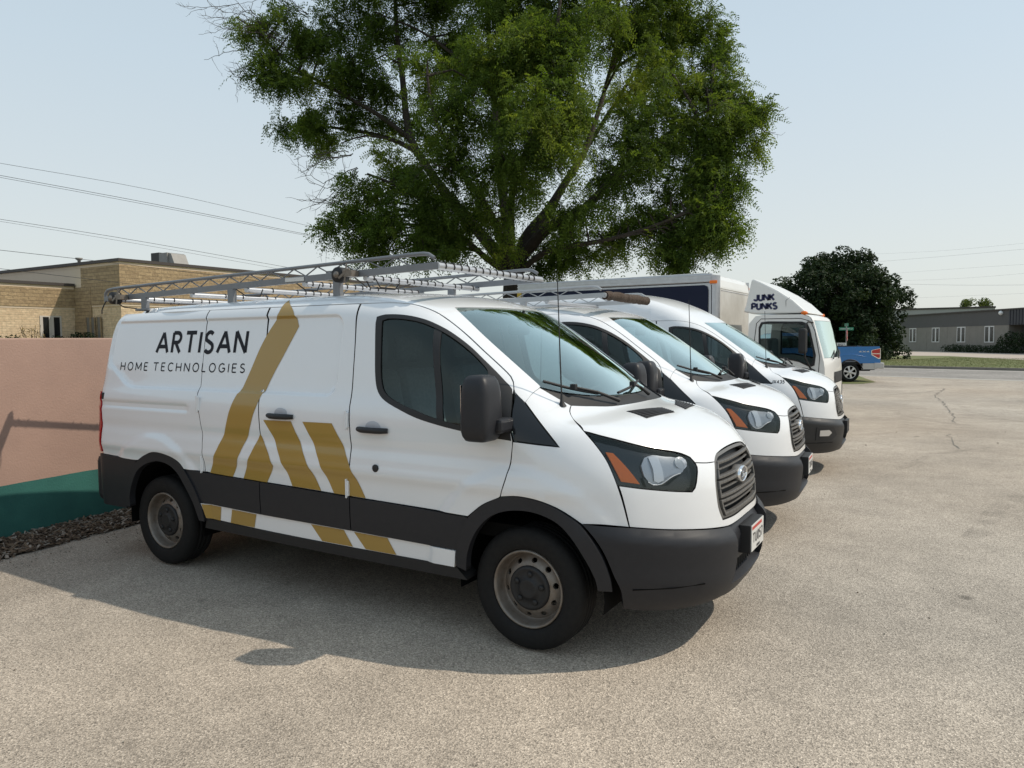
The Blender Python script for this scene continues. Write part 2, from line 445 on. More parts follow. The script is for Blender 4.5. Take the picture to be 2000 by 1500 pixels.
def panel_mesh(name, f, outline, d, m, h=.03, gap=.0025, holes=(), off=0.0, flange=.022, keep=False, step=.03, hole_gap=None, dish=None, mats=None, fine=False):
    """outline: 3-D points near the surface, or (x,z) pairs for side panels. Lifted onto f along d."""
    d, e1, e2 = frame_of(d)
    ff = f if off == 0 else (lambda P: f(P)-off)
    def to3(L):
        L = np.asarray(L, float)
        if L.shape[1] == 2: L = np.stack([L[:, 0], np.full(len(L), -1.0), L[:, 1]], 1)
        return resample_closed(L, step)
    loops3 = [to3(outline)]+[to3(q) for q in holes]
    loops = []
    for i, L in enumerate(loops3):
        p = np.stack([L@e1, L@e2], 1)
        g = gap if i == 0 else -(gap if hole_gap is None else hole_gap)
        loops.append(shrink(p, g) if not keep else p)
    V2, F, bl = tri2d(loops, h, PRESS if fine else None)
    base = V2[:, :1]*e1+V2[:, 1:]*e2
    # start the lift close to the outline's own depth
    dep = np.concatenate(loops3)@d
    P, bad = lift(ff, base+d*dep.mean(), d, span=max(1.3, float(np.ptp(dep))/2+.5), n=90)
    if keep:
        o = 0
        for L, b in zip(loops3, bl):
            for q, j in zip(L, b):
                if j is not None: P[j] = q
        bad[:] = bad & False
    if bad.any():
        # unliftable stragglers take the nearest good vertex' depth
        good = np.where(~bad)[0]
        for j in np.where(bad)[0]:
            k = good[np.argmin(((V2[good]-V2[j])**2).sum(1))]; P[j] = base[j]+d*(P[k]@d)
    N = grad(f, P)
    if dish is not None: P = P-N*dish(V2, loops[0])[:, None]
    # orient
    a, b, c = P[F[:, 0]], P[F[:, 1]], P[F[:, 2]]
    flip = np.sum(np.cross(b-a, c-a)*N[F[:, 0]], 1) < 0; F[flip] = F[flip][:, ::-1]
    faces = [tuple(t) for t in F]; nv = len(P); V = [P]; NN = [N]
    if flange:
        for b in bl:
            b = [j for j in b if j is not None]; n = len(b)
            if n < 3: continue
            A = P[b]; Bq = A-N[b]*flange
            t = np.roll(A, -1, 0)-np.roll(A, 1, 0); w = np.cross(t, N[b]); w /= np.maximum(np.linalg.norm(w, axis=1, keepdims=True), 1e-9)
            V += [A, Bq]; NN += [w, w]
            faces += [(nv+i, nv+n+i, nv+n+(i+1) % n, nv+(i+1) % n) for i in range(n)]; nv += 2*n
    V = np.concatenate(V); NN = np.concatenate(NN)
    me = bpy.data.meshes.new(name); me.from_pydata(V.tolist(), [], faces)
    nf = len(F)
    for mm in (mats or [m]): me.materials.append(mm)
    if m is WHITE and gap > 0 and flange:      # black on the return edges paints the shade inside the panel gaps
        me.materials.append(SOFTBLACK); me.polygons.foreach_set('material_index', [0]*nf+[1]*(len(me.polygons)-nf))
    me.polygons.foreach_set('use_smooth', [True]*len(me.polygons)); me.update()
    me.normals_split_custom_set_from_vertices(NN.tolist())
    return me, V, faces, NN
def mirror_mesh(name, V, faces, NN, m):
    V = V*np.array([1, -1, 1]); NN = NN*np.array([1, -1, 1])
    me = bpy.data.meshes.new(name); me.from_pydata(V.tolist(), [], [t[::-1] for t in faces]); me.materials.append(m)
    if m is WHITE: me.materials.append(SOFTBLACK); me.polygons.foreach_set('material_index', [1 if len(t) == 4 else 0 for t in faces])  # mirrored return edges carry the same painted gap shade
    me.polygons.foreach_set('use_smooth', [True]*len(me.polygons)); me.update()
    me.normals_split_custom_set_from_vertices(NN.tolist()); return me
def panel(name, f, outline, d, m, parent, mirror=False, **k):
    me, V, faces, NN = panel_mesh(name, f, outline, d, m, **k)
    o = link(name, me, parent)
    if mirror:
        o2 = link(name, mirror_mesh(name, V, faces, NN, m), parent if not isinstance(mirror, bpy.types.Object) else mirror)
        return o, o2
    return o
# ================================================================== SETTING
def ground_material(name, cols, tint, fine=135.0):
    m = bpy.data.materials.new(name); m.use_nodes = True; t = m.node_tree; L = t.links; b = t.nodes['Principled BSDF']
    b.inputs['Roughness'].default_value = .88; b.inputs['Specular IOR Level'].default_value = .25
    tc = t.nodes.new('ShaderNodeTexCoord')
    v = t.nodes.new('ShaderNodeTexVoronoi'); v.inputs['Scale'].default_value = fine; L.new(tc.outputs['Object'], v.inputs['Vector'])
    v2 = t.nodes.new('ShaderNodeTexVoronoi'); v2.inputs['Scale'].default_value = fine*2.3; L.new(tc.outputs['Object'], v2.inputs['Vector'])
    sp = t.nodes.new('ShaderNodeSeparateColor'); L.new(v.outputs['Color'], sp.inputs[0])
    sp2 = t.nodes.new('ShaderNodeSeparateColor'); L.new(v2.outputs['Color'], sp2.inputs[0])
    add = t.nodes.new('ShaderNodeMath'); add.operation = 'MULTIPLY_ADD'; add.inputs[1].default_value = .55; L.new(sp.outputs[0], add.inputs[0])
    h2 = t.nodes.new('ShaderNodeMath'); h2.operation = 'MULTIPLY'; h2.inputs[1].default_value = .45; L.new(sp2.outputs[1], h2.inputs[0]); L.new(h2.outputs[0], add.inputs[2])
    cr = t.nodes.new('ShaderNodeValToRGB'); e = cr.color_ramp.elements
    e[0].position = 0; e[0].color = cols[0]+(1,); e[1].position = 1; e[1].color = cols[-1]+(1,)
    for i, c in enumerate(cols[1:-1]): x = cr.color_ramp.elements.new((i+1)/(len(cols)-1)); x.color = c+(1,)
    L.new(add.outputs[0], cr.inputs[0])
    # broad wear: traffic-polished and stained areas
    n = t.nodes.new('ShaderNodeTexNoise'); n.inputs['Scale'].default_value = .33; n.inputs['Detail'].default_value = 7; n.inputs['Roughness'].default_value = .62; L.new(tc.outputs['Object'], n.inputs['Vector'])
    mr = t.nodes.new('ShaderNodeMapRange'); mr.inputs[1].default_value = .36; mr.inputs[2].default_value = .66; mr.inputs[3].default_value = .80; mr.inputs[4].default_value = 1.12; L.new(n.outputs[0], mr.inputs[0])
    n3 = t.nodes.new('ShaderNodeTexNoise'); n3.inputs['Scale'].default_value = 3.2; n3.inputs['Detail'].default_value = 5; L.new(tc.outputs['Object'], n3.inputs['Vector'])
    mr3 = t.nodes.new('ShaderNodeMapRange'); mr3.inputs[1].default_value = .3; mr3.inputs[2].default_value = .7; mr3.inputs[3].default_value = .90; mr3.inputs[4].default_value = 1.08; L.new(n3.outputs[0], mr3.inputs[0])
    mm = t.nodes.new('ShaderNodeMath'); mm.operation = 'MULTIPLY'; L.new(mr.outputs[0], mm.inputs[0]); L.new(mr3.outputs[0], mm.inputs[1])
    # small dark oil spots
    vs_ = t.nodes.new('ShaderNodeTexVoronoi'); vs_.inputs['Scale'].default_value = .9; L.new(tc.outputs['Object'], vs_.inputs['Vector'])
    ms = t.nodes.new('ShaderNodeMapRange'); ms.inputs[1].default_value = .025; ms.inputs[2].default_value = .06; ms.inputs[3].default_value = .55; ms.inputs[4].default_value = 1.0; L.new(vs_.outputs['Distance'], ms.inputs[0])
    m4 = t.nodes.new('ShaderNodeMath'); m4.operation = 'MULTIPLY'; L.new(mm.outputs[0], m4.inputs[0]); L.new(ms.outputs[0], m4.inputs[1])
    mu = t.nodes.new('ShaderNodeMix'); mu.data_type = 'RGBA'; mu.blend_type = 'MULTIPLY'; mu.inputs[0].default_value = 1
    cc = t.nodes.new('ShaderNodeCombineColor'); [L.new(m4.outputs[0], cc.inputs[i]) for i in range(3)]
    L.new(cr.outputs[0], mu.inputs[6]); L.new(cc.outputs[0], mu.inputs[7])
    # faint pinkish drift
    n2 = t.nodes.new('ShaderNodeTexNoise'); n2.inputs['Scale'].default_value = .12; L.new(tc.outputs['Object'], n2.inputs['Vector'])
    mx = t.nodes.new('ShaderNodeMix'); mx.data_type = 'RGBA'; mx.blend_type = 'MULTIPLY'; mx.inputs[7].default_value = tint+(1,)
    mrr = t.nodes.new('ShaderNodeMapRange'); mrr.inputs[1].default_value = .4; mrr.inputs[2].default_value = .65; L.new(n2.outputs[0], mrr.inputs[0]); L.new(mrr.outputs[0], mx.inputs[0]); L.new(mu.outputs[2], mx.inputs[6])
    L.new(mx.outputs[2], b.inputs['Base Color'])
    bp = t.nodes.new('ShaderNodeBump'); bp.inputs['Strength'].default_value = .55; bp.inputs['Distance'].default_value = .006; L.new(v.outputs['Distance'], bp.inputs['Height']); L.new(bp.outputs[0], b.inputs['Normal'])
    return m
LOT = ground_material('worn_lot_asphalt', [(.09,.082,.072), (.255,.227,.193), (.385,.342,.290), (.490,.437,.370), (.80,.725,.63)], (1.03, .98, .93))
STREET = ground_material('street_asphalt', [(.16,.148,.135), (.24,.225,.205), (.30,.28,.255), (.36,.34,.31)], (.97, .97, 1.0), 20)
CONC = mat('kerb_concrete', (.40, .375, .335), .85, noise=(2.5, .5, (.30, .28, .25)))
KERBF = mat('kerb_face', (.20, .185, .165), .85, noise=(3, .5, None))
GRASSM = mat('lawn_grass_ground', (.105, .135, .036), .95, noise=(.55, .8, (.165, .15, .06)))
BLADE = mat('grass_blades', (.115, .15, .036), .8, noise=(.5, .7, (.18, .165, .065)))
SOIL = mat('soil_dark', (.045, .035, .026), .95, noise=(14, .6, None))
def sheet(name, pts, z, m, kind='structure'):
    b = MB(); b.add([(x, y, z) for x, y in pts], [tuple(range(len(pts)))]); o = b.build(name, m, recalc=False); tag(o, kind=kind); return o
# terrain sheet to the horizon, lot asphalt on top of it
sheet('ground', [(-1500,-1500), (1500,-1500), (1500,1500), (-1500,1500)], -.012, mat('far_ground', (.12, .13, .06), .95, noise=(.05, .8, (.19, .17, .11))))
# street runs along a slanted line: p0 + t*u ; v points away from the camera
SU = np.array([.932, -.363]); SV = np.array([.363, .932]); S0 = np.array([-1.67, 43.2])
def st(t, v): p = S0+SU*t+SV*v; return (float(p[0]), float(p[1]))
sheet('parking_lot', [(-5.0, -60), (60, -60), st(75, -9.3)]+[st(t, -9.3) for t in (40, 20, 8, 0)]+[(-5.0, 36.4)], -.004, LOT)
sheet('street', [st(-140, -9.2), st(140, -9.2), st(140, -.5), st(-140, -.5)], 0.0, STREET)
sheet('gutter', [st(-140, -9.75), st(140, -9.75), st(140, -9.2), st(-140, -9.2)], .002, CONC)
sheet('gutter', [st(-140, -1.0), st(140, -1.0), st(140, -.15), st(-140, -.15)], .004, CONC)
b = MB(); q = [st(-140, -.15), st(140, -.15), st(140, .05), st(-140, .05)]
b.add([(x, y, 0) for x, y in q]+[(x, y, .14) for x, y in q], [(0, 1, 5, 4), (1, 2, 6, 5), (4, 5, 6, 7), (3, 0, 4, 7)]); tag(b.build('kerb', KERBF), kind='structure')
# far lawn, drive and the ground round the far buildings
sheet('lawn', [st(-140, .05), st(140, .05), st(140, 120), st(-140, 120)], .125, GRASSM)
sheet('driveway', [(-8, 70.5), (1.6, 68.0), (6.13, 56.5), (16, 42.0), (60, 20), (75, 60), (30, 90), (9.2, 79.2), (-1.5, 92), (-8, 90)], .131, mat('driveway_paving', (.42, .355, .30), .9, noise=(.8, .5, (.36, .31, .26))))
sheet('lawn', [(-5.0, 24.6), (-.95, 26.3), (-.6, 27.6), (-2.5, 36.0), (-5.0, 36.2)], .006, GRASSM)
sheet('lawn', [(-60, -60), (-5.6, -60), (-5.9, 60), (-60, 60)], .0, GRASSM)
# grass blades on the far lawn strip
rng = np.random.default_rng(5); n = 60000
t_ = rng.uniform(-4, 30, n); v_ = rng.uniform(.1, 20, n)**1.0; P = S0+SU*t_[:, None]+SV*v_[:, None]
hgt = rng.uniform(.02, .05, n); a = rng.uniform(0, np.pi, n); w = .014
B = np.stack([P[:, 0], P[:, 1], np.full(n, .12)], 1); dirv = np.stack([np.cos(a)*w, np.sin(a)*w, np.zeros(n)], 1)
tip = B+np.stack([rng.normal(0, .03, n), rng.normal(0, .03, n), hgt], 1)
V = np.stack([B-dirv, B+dirv, tip], 1).reshape(-1, 3); tag(fast_mesh('grass', V, np.arange(3*n).reshape(n, 3), BLADE), kind='stuff')
# cracks in the lot
CRACK = mat('crack_filler', (.16, .145, .125), .9)
CRACKS = True
def crack(pts, w, seed):
    rnd = random.Random(seed); P = catmull(np.array([(x, y, 0) for x, y in pts]), .25); P = P+np.array([(rnd.uniform(-.05, .05), rnd.uniform(-.05, .05), 0) for _ in P])
    vs = []; fs = []
    for i, p in enumerate(P):
        t = P[min(i+1, len(P)-1)]-P[max(i-1, 0)]; t /= max(np.linalg.norm(t), 1e-6); nn = np.array([-t[1], t[0], 0])*w*rnd.uniform(.3, 1.0); vs += [tuple(p+nn+[0, 0, .0005]), tuple(p-nn+[0, 0, .0005])]
    fs = [(2*i, 2*i+1, 2*i+3, 2*i+2) for i in range(len(P)-1)]
    b = MB(); b.add(vs, fs); o = b.build('crack', CRACK, recalc=False); tag(o, kind='structure')

crack([(1.75,24.4),(1.58,20.83),(1.83,17.65),(2.02,14.55),(2.03,12.9)], .02, 1); crack([(1.96,10.9),(2.1,8.73)], .014, 2)
crack([(-.9,20.6),(-.14,20.28),(.89,21.69),(1.98,24.28)], .016, 3)
# faint tyre scuffs: strips that let most of the asphalt show through
m = bpy.data.materials.new('tyre_scuff'); m.use_nodes = True; t = m.node_tree; bb = t.nodes['Principled BSDF']; bb.inputs['Base Color'].default_value = (.05, .046, .042, 1); bb.inputs['Roughness'].default_value = .9
tr_ = t.nodes.new('ShaderNodeBsdfTransparent'); mx = t.nodes.new('ShaderNodeMixShader'); n = t.nodes.new('ShaderNodeTexNoise'); n.inputs['Scale'].default_value = 3; n.inputs['Detail'].default_value = 8; tc = t.nodes.new('ShaderNodeTexCoord')
mr = t.nodes.new('ShaderNodeMapRange'); mr.inputs[1].default_value = .42; mr.inputs[2].default_value = .72; mr.inputs[4].default_value = .17
t.links.new(tc.outputs['Object'], n.inputs[0]); t.links.new(n.outputs[0], mr.inputs[0]); t.links.new(mr.outputs[0], mx.inputs[0]); t.links.new(tr_.outputs[0], mx.inputs[1]); t.links.new(bb.outputs[0], mx.inputs[2]); t.links.new(mx.outputs[0], t.nodes['Material Output'].inputs[0]); SCUFF = m
for k, pts in enumerate(([(.79,15.58),(1.02,14.32),(1.45,13.56),(1.93,12.92),(2.6,12.5)], [(2.1,18),(2.28,16.59),(2.51,15.31),(2.86,14.37),(3.28,13.8),(4.0,13.3)], [(1.4,6.5),(2.0,8.5),(3.2,10.2),(5,11.5)], [(2.2,3.0),(2.6,5.0),(3.6,7.0),(5.4,8.6)]	)):
    P = catmull(np.array([(x, y, 0) for x, y in pts]), .3); T_ = np.gradient(P, axis=0); T_ /= np.linalg.norm(T_, axis=1, keepdims=True); Nn = np.stack([-T_[:, 1], T_[:, 0], T_[:, 2]], 1)*.085
    vs = np.stack([P+Nn, P-Nn], 1).reshape(-1, 3)+np.array([0, 0, .0006*(k+1)-.002]); b = MB(); b.add(vs.tolist(), [(2*i, 2*i+1, 2*i+3, 2*i+2) for i in range(len(P)-1)]); tag(b.build('tyre_mark', SCUFF, recalc=False), kind='structure')
# loose grit and leaf scraps on the lot
rng = np.random.default_rng(31); n_ = 900; px_ = np.concatenate([rng.uniform(-5, 8, 600), rng.normal(-4.45, .12, 300)]); py_ = np.concatenate([rng.uniform(-4, 14, 600), rng.uniform(-3, 3, 300)])
s_ = rng.uniform(.003, .009, n_); s_[:40] = rng.uniform(.008, .02, 40)
oc = np.array([(1,0,0),(0,1,0),(-1,0,0),(0,-1,0),(0,0,.7),(0,0,-.5)]); V = (np.stack([px_, py_, s_*.3-.003], 1)[:, None]+oc[None]*s_[:, None, None]*rng.uniform(.6, 1.3, (n_, 6, 1))).reshape(-1, 3)
F = (np.arange(n_)[:, None, None]*6+np.array([(0,1,4),(1,2,4),(2,3,4),(3,0,4),(1,0,5),(2,1,5),(3,2,5),(0,3,5)])[None]).reshape(-1, 3)
tag(fast_mesh('gravel', V, F, [mat('grit_grey', (.22, .2, .17), .9), mat('grit_brown', (.09, .06, .035), .9)], mi=np.repeat((rng.random(n_) < .35).astype(int), 8)), kind='stuff')
# ================================================================== VANS
TRIMB = mat('black_bumper_plastic', (.016, .0165, .018), .42, bump=(260, .12, .002))
doortop = [(-2.843,2.002),(-2.18,2.003),(-1.325,2.004),(-1.051,2.001),(-.918,1.986),(-.777,1.945),(-.675,1.895),(-.517,1.795),(-.362,1.684),(-.229,1.587),(-.174,1.544),(-.147,1.515),(-.123,1.474)]
fseam = [(-.123,1.474),(-.104,1.405),(-.085,1.338),(-.066,1.25),(-.05,1.194),(-.058,1.109),(-.072,1.017),(-.088,.95),(-.115,.884)]
bseam = [(-1.318,2.004),(-1.293,1.75),(-1.27,1.4),(-1.257,1.2),(-1.248,1.0),(-1.255,.764)]
abseam = [(-2.17,2.002),(-2.143,1.65),(-2.12,1.40),(-2.103,1.25),(-2.09,1.0),(-2.095,.784)]
qseam = [(-2.843,2.002),(-2.825,1.7),(-2.80,1.40),(-2.755,1.25),(-2.725,1.1),(-2.70,.95),(-2.692,.803)]
winout = [(-1.141,1.91),(-1.140,1.87),(-1.117,1.694),(-1.092,1.534),(-1.070,1.462),(-1.035,1.416),(-.983,1.383),(-.881,1.344),(-.726,1.293),(-.535,1.254),(-.36,1.228),(-.197,1.208),(-.060,1.197),(-.085,1.338),(-.104,1.405),(-.133,1.474),(-.185,1.518),(-.253,1.572),(-.346,1.642),(-.446,1.716),(-.564,1.79),(-.666,1.843),(-.782,1.888),(-.933,1.918),(-1.08,1.924)]
glass = [(-1.09,1.885),(-1.07,1.70),(-1.046,1.534),(-1.022,1.464),(-.982,1.422),(-.892,1.382),(-.732,1.335),(-.584,1.296),(-.416,1.267),(-.235,1.248),(-.25,1.40),(-.285,1.56),(-.342,1.62),(-.442,1.695),(-.566,1.772),(-.674,1.825),(-.79,1.868),(-.921,1.891),(-1.05,1.897)]
archFo = [(-.433,.44),(-.432,.52),(-.4,.632),(-.34,.738),(-.237,.824),(-.126,.876),(0,.897),(.125,.886),(.223,.858),(.294,.824),(.366,.778),(.429,.705),(.48,.622),(.518,.505),(.525,.43)]
archFi = [(-.362,.42),(-.35,.52),(-.296,.645),(-.203,.751),(-.095,.802),(.031,.82),(.142,.809),(.241,.773),(.318,.707),(.386,.607),(.44,.499),(.452,.43)]
archRo = [(-3.70,.44),(-3.688,.559),(-3.644,.66),(-3.567,.77),(-3.423,.867),(-3.26,.914),(-3.094,.9),(-2.975,.857),(-2.878,.768),(-2.794,.667),(-2.73,.54),(-2.702,.43)]
archRi = [(-3.63,.44),(-3.622,.536),(-3.578,.633),(-3.5,.743),(-3.382,.809),(-3.24,.842),(-3.103,.828),(-3.0,.777),(-2.913,.687),(-2.828,.568),(-2.77,.43)]
ws_side = [(-.73,-.6,1.968),(-.597,-.651,1.886),(-.428,-.693,1.769),(-.235,-.713,1.63),(-.036,-.726,1.484)]
ws_top = [(-.671,-.448,1.971),(-.616,-.231,1.974)]
hoodback = [(.199,-.594,1.366),(.287,-.438,1.357),(.336,-.22,1.358)]
hoodgap = [(.142,-.682,1.374),(.163,-.742,1.345),(.225,-.81,1.305),(.323,-.897,1.26)]
hl_top = [(.323,-.897,1.26),(.416,-.869,1.237),(.521,-.817,1.206),(.604,-.761,1.18),(.68,-.685,1.155),(.765,-.585,1.124),(.801,-.546,1.103),(.826,-.535,1.073)]
hl_right = [(.838,-.537,1.051),(.847,-.566,1.003),(.846,-.597,.945),(.836,-.619,.927)]
hl_bot = [(.762,-.721,.941),(.637,-.846,.965),(.53,-.924,.985)]
hl_left = [(.503,-.927,1.051),(.466,-.924,1.118),(.408,-.919,1.187)]
amber = [(.461,-.909,1.158),(.495,-.889,1.152),(.559,-.875,1.086),(.631,-.848,.99),(.546,-.905,1.006),(.505,-.912,1.088)]
bowl = [(.624,-.814,1.085),(.63,-.786,1.122),(.66,-.735,1.134),(.712,-.675,1.122),(.752,-.621,1.108),(.780,-.598,1.085),(.796,-.606,1.06),(.79,-.635,1.035),(.76,-.69,1.02),(.725,-.757,.985),(.68,-.805,.985),(.645,-.822,1.03)]
hoodfront = [(.863,-.446,1.062),(.885,-.364,1.058)]
gr_top = [(.880,-.335,1.075),(.874,-.285,1.092)]
gr_left = [(.901,-.408,.999),(.913,-.437,.933),(.927,-.436,.819),(.944,-.398,.74)]
fascbot = [(.588,-.902,.767),(.731,-.777,.745),(.858,-.612,.724),(.935,-.439,.705),(.961,-.331,.696),(.977,-.143,.700)]
M2 = lambda L: [(x, -y, z) for x, y, z in L]
def yl(f, L, s=-1):
    """lift (x,z) pairs sideways onto the body"""
    P = np.array([(x, s*1.0, z) for x, z in L]); return [tuple(p) for p in lift(f, P, (0, s, 0))[0]]

def make_wheel(parent, x, side):
    w = empty('wheel', (x, 0, .352), parent=parent); S = side
    tp = [(.224,.950),(.232,.962),(.255,.972),(.30,.975),(.322,.968),(.341,.956),(.350,.935),(.352,.915),(.352,.902),(.344,.900),(.344,.892),(.352,.890),(.352,.866),(.344,.864),(.344,.856),(.352,.854),(.352,.83),(.344,.828),(.344,.820),(.352,.818),(.352,.79),(.341,.765),(.30,.746),(.224,.76)]
    MB().lathe([(r, S*y) for r, y in tp], 48, closed=True).build('tyre', RUBBER, w)
    rim = MB()
    rim.lathe([(r, S*y) for r, y in [(.224,.944),(.2225,.960),(.217,.963),(.211,.960),(.205,.945),(.199,.915),(.193,.893),(.186,.888)]], 48)
    rim.lathe([(r, S*y) for r, y in [(.193,.892),(.19,.80),(.20,.77)]], 32)
    # pressed disc with vent holes
    a = np.linspace(0, 2*np.pi, 65)[:-1]; C = lambda r: np.stack([r*np.cos(a), r*np.sin(a)], 1)
    loops = [C(.187), C(.10)]
    for k in range(10):
        t = 2*np.pi*(k+.3)/10; u = np.array([np.cos(t), np.sin(t)]); v = np.array([-u[1], u[0]]); q = np.linspace(0, 2*np.pi, 11)[:-1]
        loops.append(u*.158+np.cos(q)[:, None]*u*.0135+np.sin(q)[:, None]*v*.018)
    V2, F, bl = tri2d(loops, .02); r = np.hypot(V2[:, 0], V2[:, 1])
    yy = np.interp(r, [.10,.125,.142,.165,.187], [.928,.927,.921,.904,.888])
    rim.add([(p[0], S*y_, p[1]) for p, y_ in zip(V2, yy)], [tuple(t) for t in F], 0, True)
    n0 = len(rim.v)
    for l in bl[2:]:   # hole walls
        A = [(V2[j][0], S*yy[j], V2[j][1]) for j in l]; B = [(p[0], p[1]-S*.018, p[2]) for p in A]; n = len(A)
        rim.add(A+B, [(i, (i+1) % n, n+(i+1) % n, n+i) for i in range(n)], 0, True)
    rim.build('rim', STEEL, w)
    cap = MB(); cap.lathe([(r, S*y) for r, y in [(.128,.922),(.127,.934),(.118,.942),(.108,.944),(.100,.940),(.06,.946),(.054,.955),(.048,.957),(.03,.953),(.0005,.953)]], 36)
    for k in range(5):
        t = 2*np.pi*k/5+.2; c_ = Vector((.083*math.cos(t), 0, .083*math.sin(t)))
        cap.lathe([(.0165, S*.938), (.0165, S*.951), (.010, S*.955), (.0004, S*.955)], 10, M=Matrix.Translation(c_))
    cap.build('hubcap', SOFTBLACK, w)
    MB().lathe([(.14, S*.86), (.14, S*.83), (.001, S*.83)], 20).build('brake_drum', DARKVOID, w)
    return w

def build_van(kind):
    f = make_f(kind); fc = make_f(kind, 'clad')
    van = empty('van')
    XR = -4.06 if kind == 'low' else -4.84
    D_S = (0, -1, 0)
    # ---- roof with the screen pillars
    half = yl(f, [(XR, 2.0), ((XR-2.843)/2, 2.001)] + doortop)
    pil = [tuple(lift(f, np.array([(-.111, -1., 1.457)]), D_S)[0][0]), tuple(lift(f, np.array([(-.041, -1., 1.403)]), D_S)[0][0]), (-.039,-.815,1.449), (-.034,-.738,1.477)]
    right = half + pil[0:] + ws_side[::-1] + ws_top
    cz = lift(f, np.array([(-.590, 0, 2.)]), (0, 0, 1))[0][0]
    ring = right + [tuple(cz)] + M2(right[::-1])
    # rear edge across
    ys = np.linspace(half[0][1], -half[0][1], 20)[1:-1]
    zr = lift(f, np.stack([np.full(18, XR), ys, np.full(18, 2.)], 1), (0, 0, 1))[0]
    ring += [tuple(p) for p in zr[::-1]]
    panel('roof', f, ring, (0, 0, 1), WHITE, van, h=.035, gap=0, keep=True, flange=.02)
    # ---- windscreen
    r_ = ws_top[::-1]+ws_side[::1]+[(.05,-.62,1.44),(.165,-.43,1.42),(.232,-.2,1.41)]
    panel('windshield', f, [tuple(cz)]+r_+[(.248,0,1.41)]+M2(r_[::-1]), (.57, 0, .82), WSGLASS, van, h=.04, gap=.002, off=-.006, flange=0)
    # black band printed round the glass edge
    def inset(L, k): return [(x+(0.0-x+(-.2))*k, y*(1-k), z) for x, y, z in L]
    full = [tuple(cz)]+r_+[(.248,0,1.41)]+M2(r_[::-1])
    panel('windshield_seal', f, full, (.57, 0, .82), BLACK, van, holes=[inset(full, .045)], h=.04, gap=.001, off=-.011, flange=0)
    # ---- cowl
    cb = [(-.036,-.728,1.484),(.05,-.62,1.44),(.165,-.43,1.42),(.232,-.2,1.41),(.248,0,1.41)]
    cf = [(.142,-.682,1.374)]+hoodback+[(.348,0,1.36)]
    panel('cowl', f, cb+M2(cb[:-1])[::-1]+M2(cf[:-1])+cf[::-1], (.4, 0, .9), SOFTBLACK, van, h=.04, gap=.001, off=-.012, flange=.02)
    # ---- bonnet
    hr = [(.348,0,1.36)]+hoodback[::-1]+hoodgap+hl_top[1:]+hoodfront+gr_top
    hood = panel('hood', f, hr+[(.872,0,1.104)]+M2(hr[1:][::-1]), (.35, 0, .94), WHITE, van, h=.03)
    for s in (1, -1):
        vo = [(.384,-.44*s,1.33),(.486,-.135*s,1.33),(.565,-.11*s,1.30),(.515,-.46*s,1.294)]
        v = panel('hood_vent', f, vo, (.35, 0, .94), SOFTBLACK, hood, h=.05, gap=0, off=.003, flange=.01)
        b = MB(); A = np.array(vo)
        for t in np.linspace(.12, .88, 6):
            p, q = A[0]*(1-t)+A[3]*t, A[1]*(1-t)+A[2]*t
            L = lift(f, np.linspace(p, q, 7), (.35, 0, .94))[0]+np.array([.002, 0, .005]); b.tube(L, .004, 4)
        b.build('vent_slats', TRIM, hood)
    # ---- wings
    fen = [(-.034,-.738,1.477),(-.039,-.815,1.449)]+yl(f, [(-.041,1.403),(.08,1.299),(.224,1.177),(.1,1.184),(-.045,1.193)])+yl(f, fseam[4:])+yl(f, [p for p in archFo if -.115 < p[0] < .37])+[(.476,-.967,.778),(.588,-.902,.766),(.555,-.916,.904),(.53,-.924,.985)]+hl_left+hoodgap[::-1]
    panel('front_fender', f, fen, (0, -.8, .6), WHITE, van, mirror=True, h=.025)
    sail = yl(f, [(-.106,1.455),(-.041,1.401),(.08,1.297),(.222,1.178),(.1,1.186),(-.043,1.196),(-.062,1.27),(-.083,1.36)])
    panel('corner_trim', f, sail, (0, -.9, .44), BLACK, van, mirror=True, h=.04, gap=.003, off=.002)
    # ---- doors and quarters
    fd = [p for p in doortop if p[0] > -1.33]
    fd = [(-1.318, 2.004)]+fd[1:]+fseam[1:]+[p for p in archFo if -.335 < p[0] < -.12][::-1]+[(-.34,.745),(-.80,.755)]+bseam[::-1][:-1]
    for s in (-1, 1):
        FD = lambda o, **k: side_panel(f, o, s, **k)
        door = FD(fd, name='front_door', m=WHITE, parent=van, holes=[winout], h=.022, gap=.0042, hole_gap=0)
        FD(winout, name='window_frame', m=SOFTBLACK, parent=door, holes=[glass], h=.03, gap=0, hole_gap=0, off=.001, flange=.016)
        FD(glass, name='window_pane', m=SIDEGLASS, parent=door, h=.05, gap=0, off=-.007, flange=0)
        FD([(-.712,1.90),(-.665,1.90),(-.515,1.24),(-.563,1.24)], name='window_divider', m=SOFTBLACK, parent=door, h=.05, gap=0, off=-.002, flange=.01)
        handle(f, door, -1.183, -.943, 1.203, s, 1.232)
        lk = lift(f, np.array([(-1.03, s*1., .968)]), (0, s, 0))[0][0]
        MB().lathe([(.024, s*.0), (.024, s*.006), (.018, s*.010), (.0005, s*.010)], 18, M=Matrix.Translation(Vector(lk))).build('door_lock', SOFTBLACK, door)
        d2 = [(-1.325, 2.003), (-2.165, 2.003)]+abseam[1:]+[(-1.262, .766)]+bseam[::-1][1:-1]
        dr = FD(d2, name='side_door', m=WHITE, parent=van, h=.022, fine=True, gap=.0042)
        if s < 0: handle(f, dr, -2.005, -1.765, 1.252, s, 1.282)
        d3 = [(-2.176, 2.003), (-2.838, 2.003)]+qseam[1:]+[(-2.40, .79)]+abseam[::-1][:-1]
        FD(d3, name='side_door', m=WHITE, parent=van, h=.022, fine=True, gap=.0042)
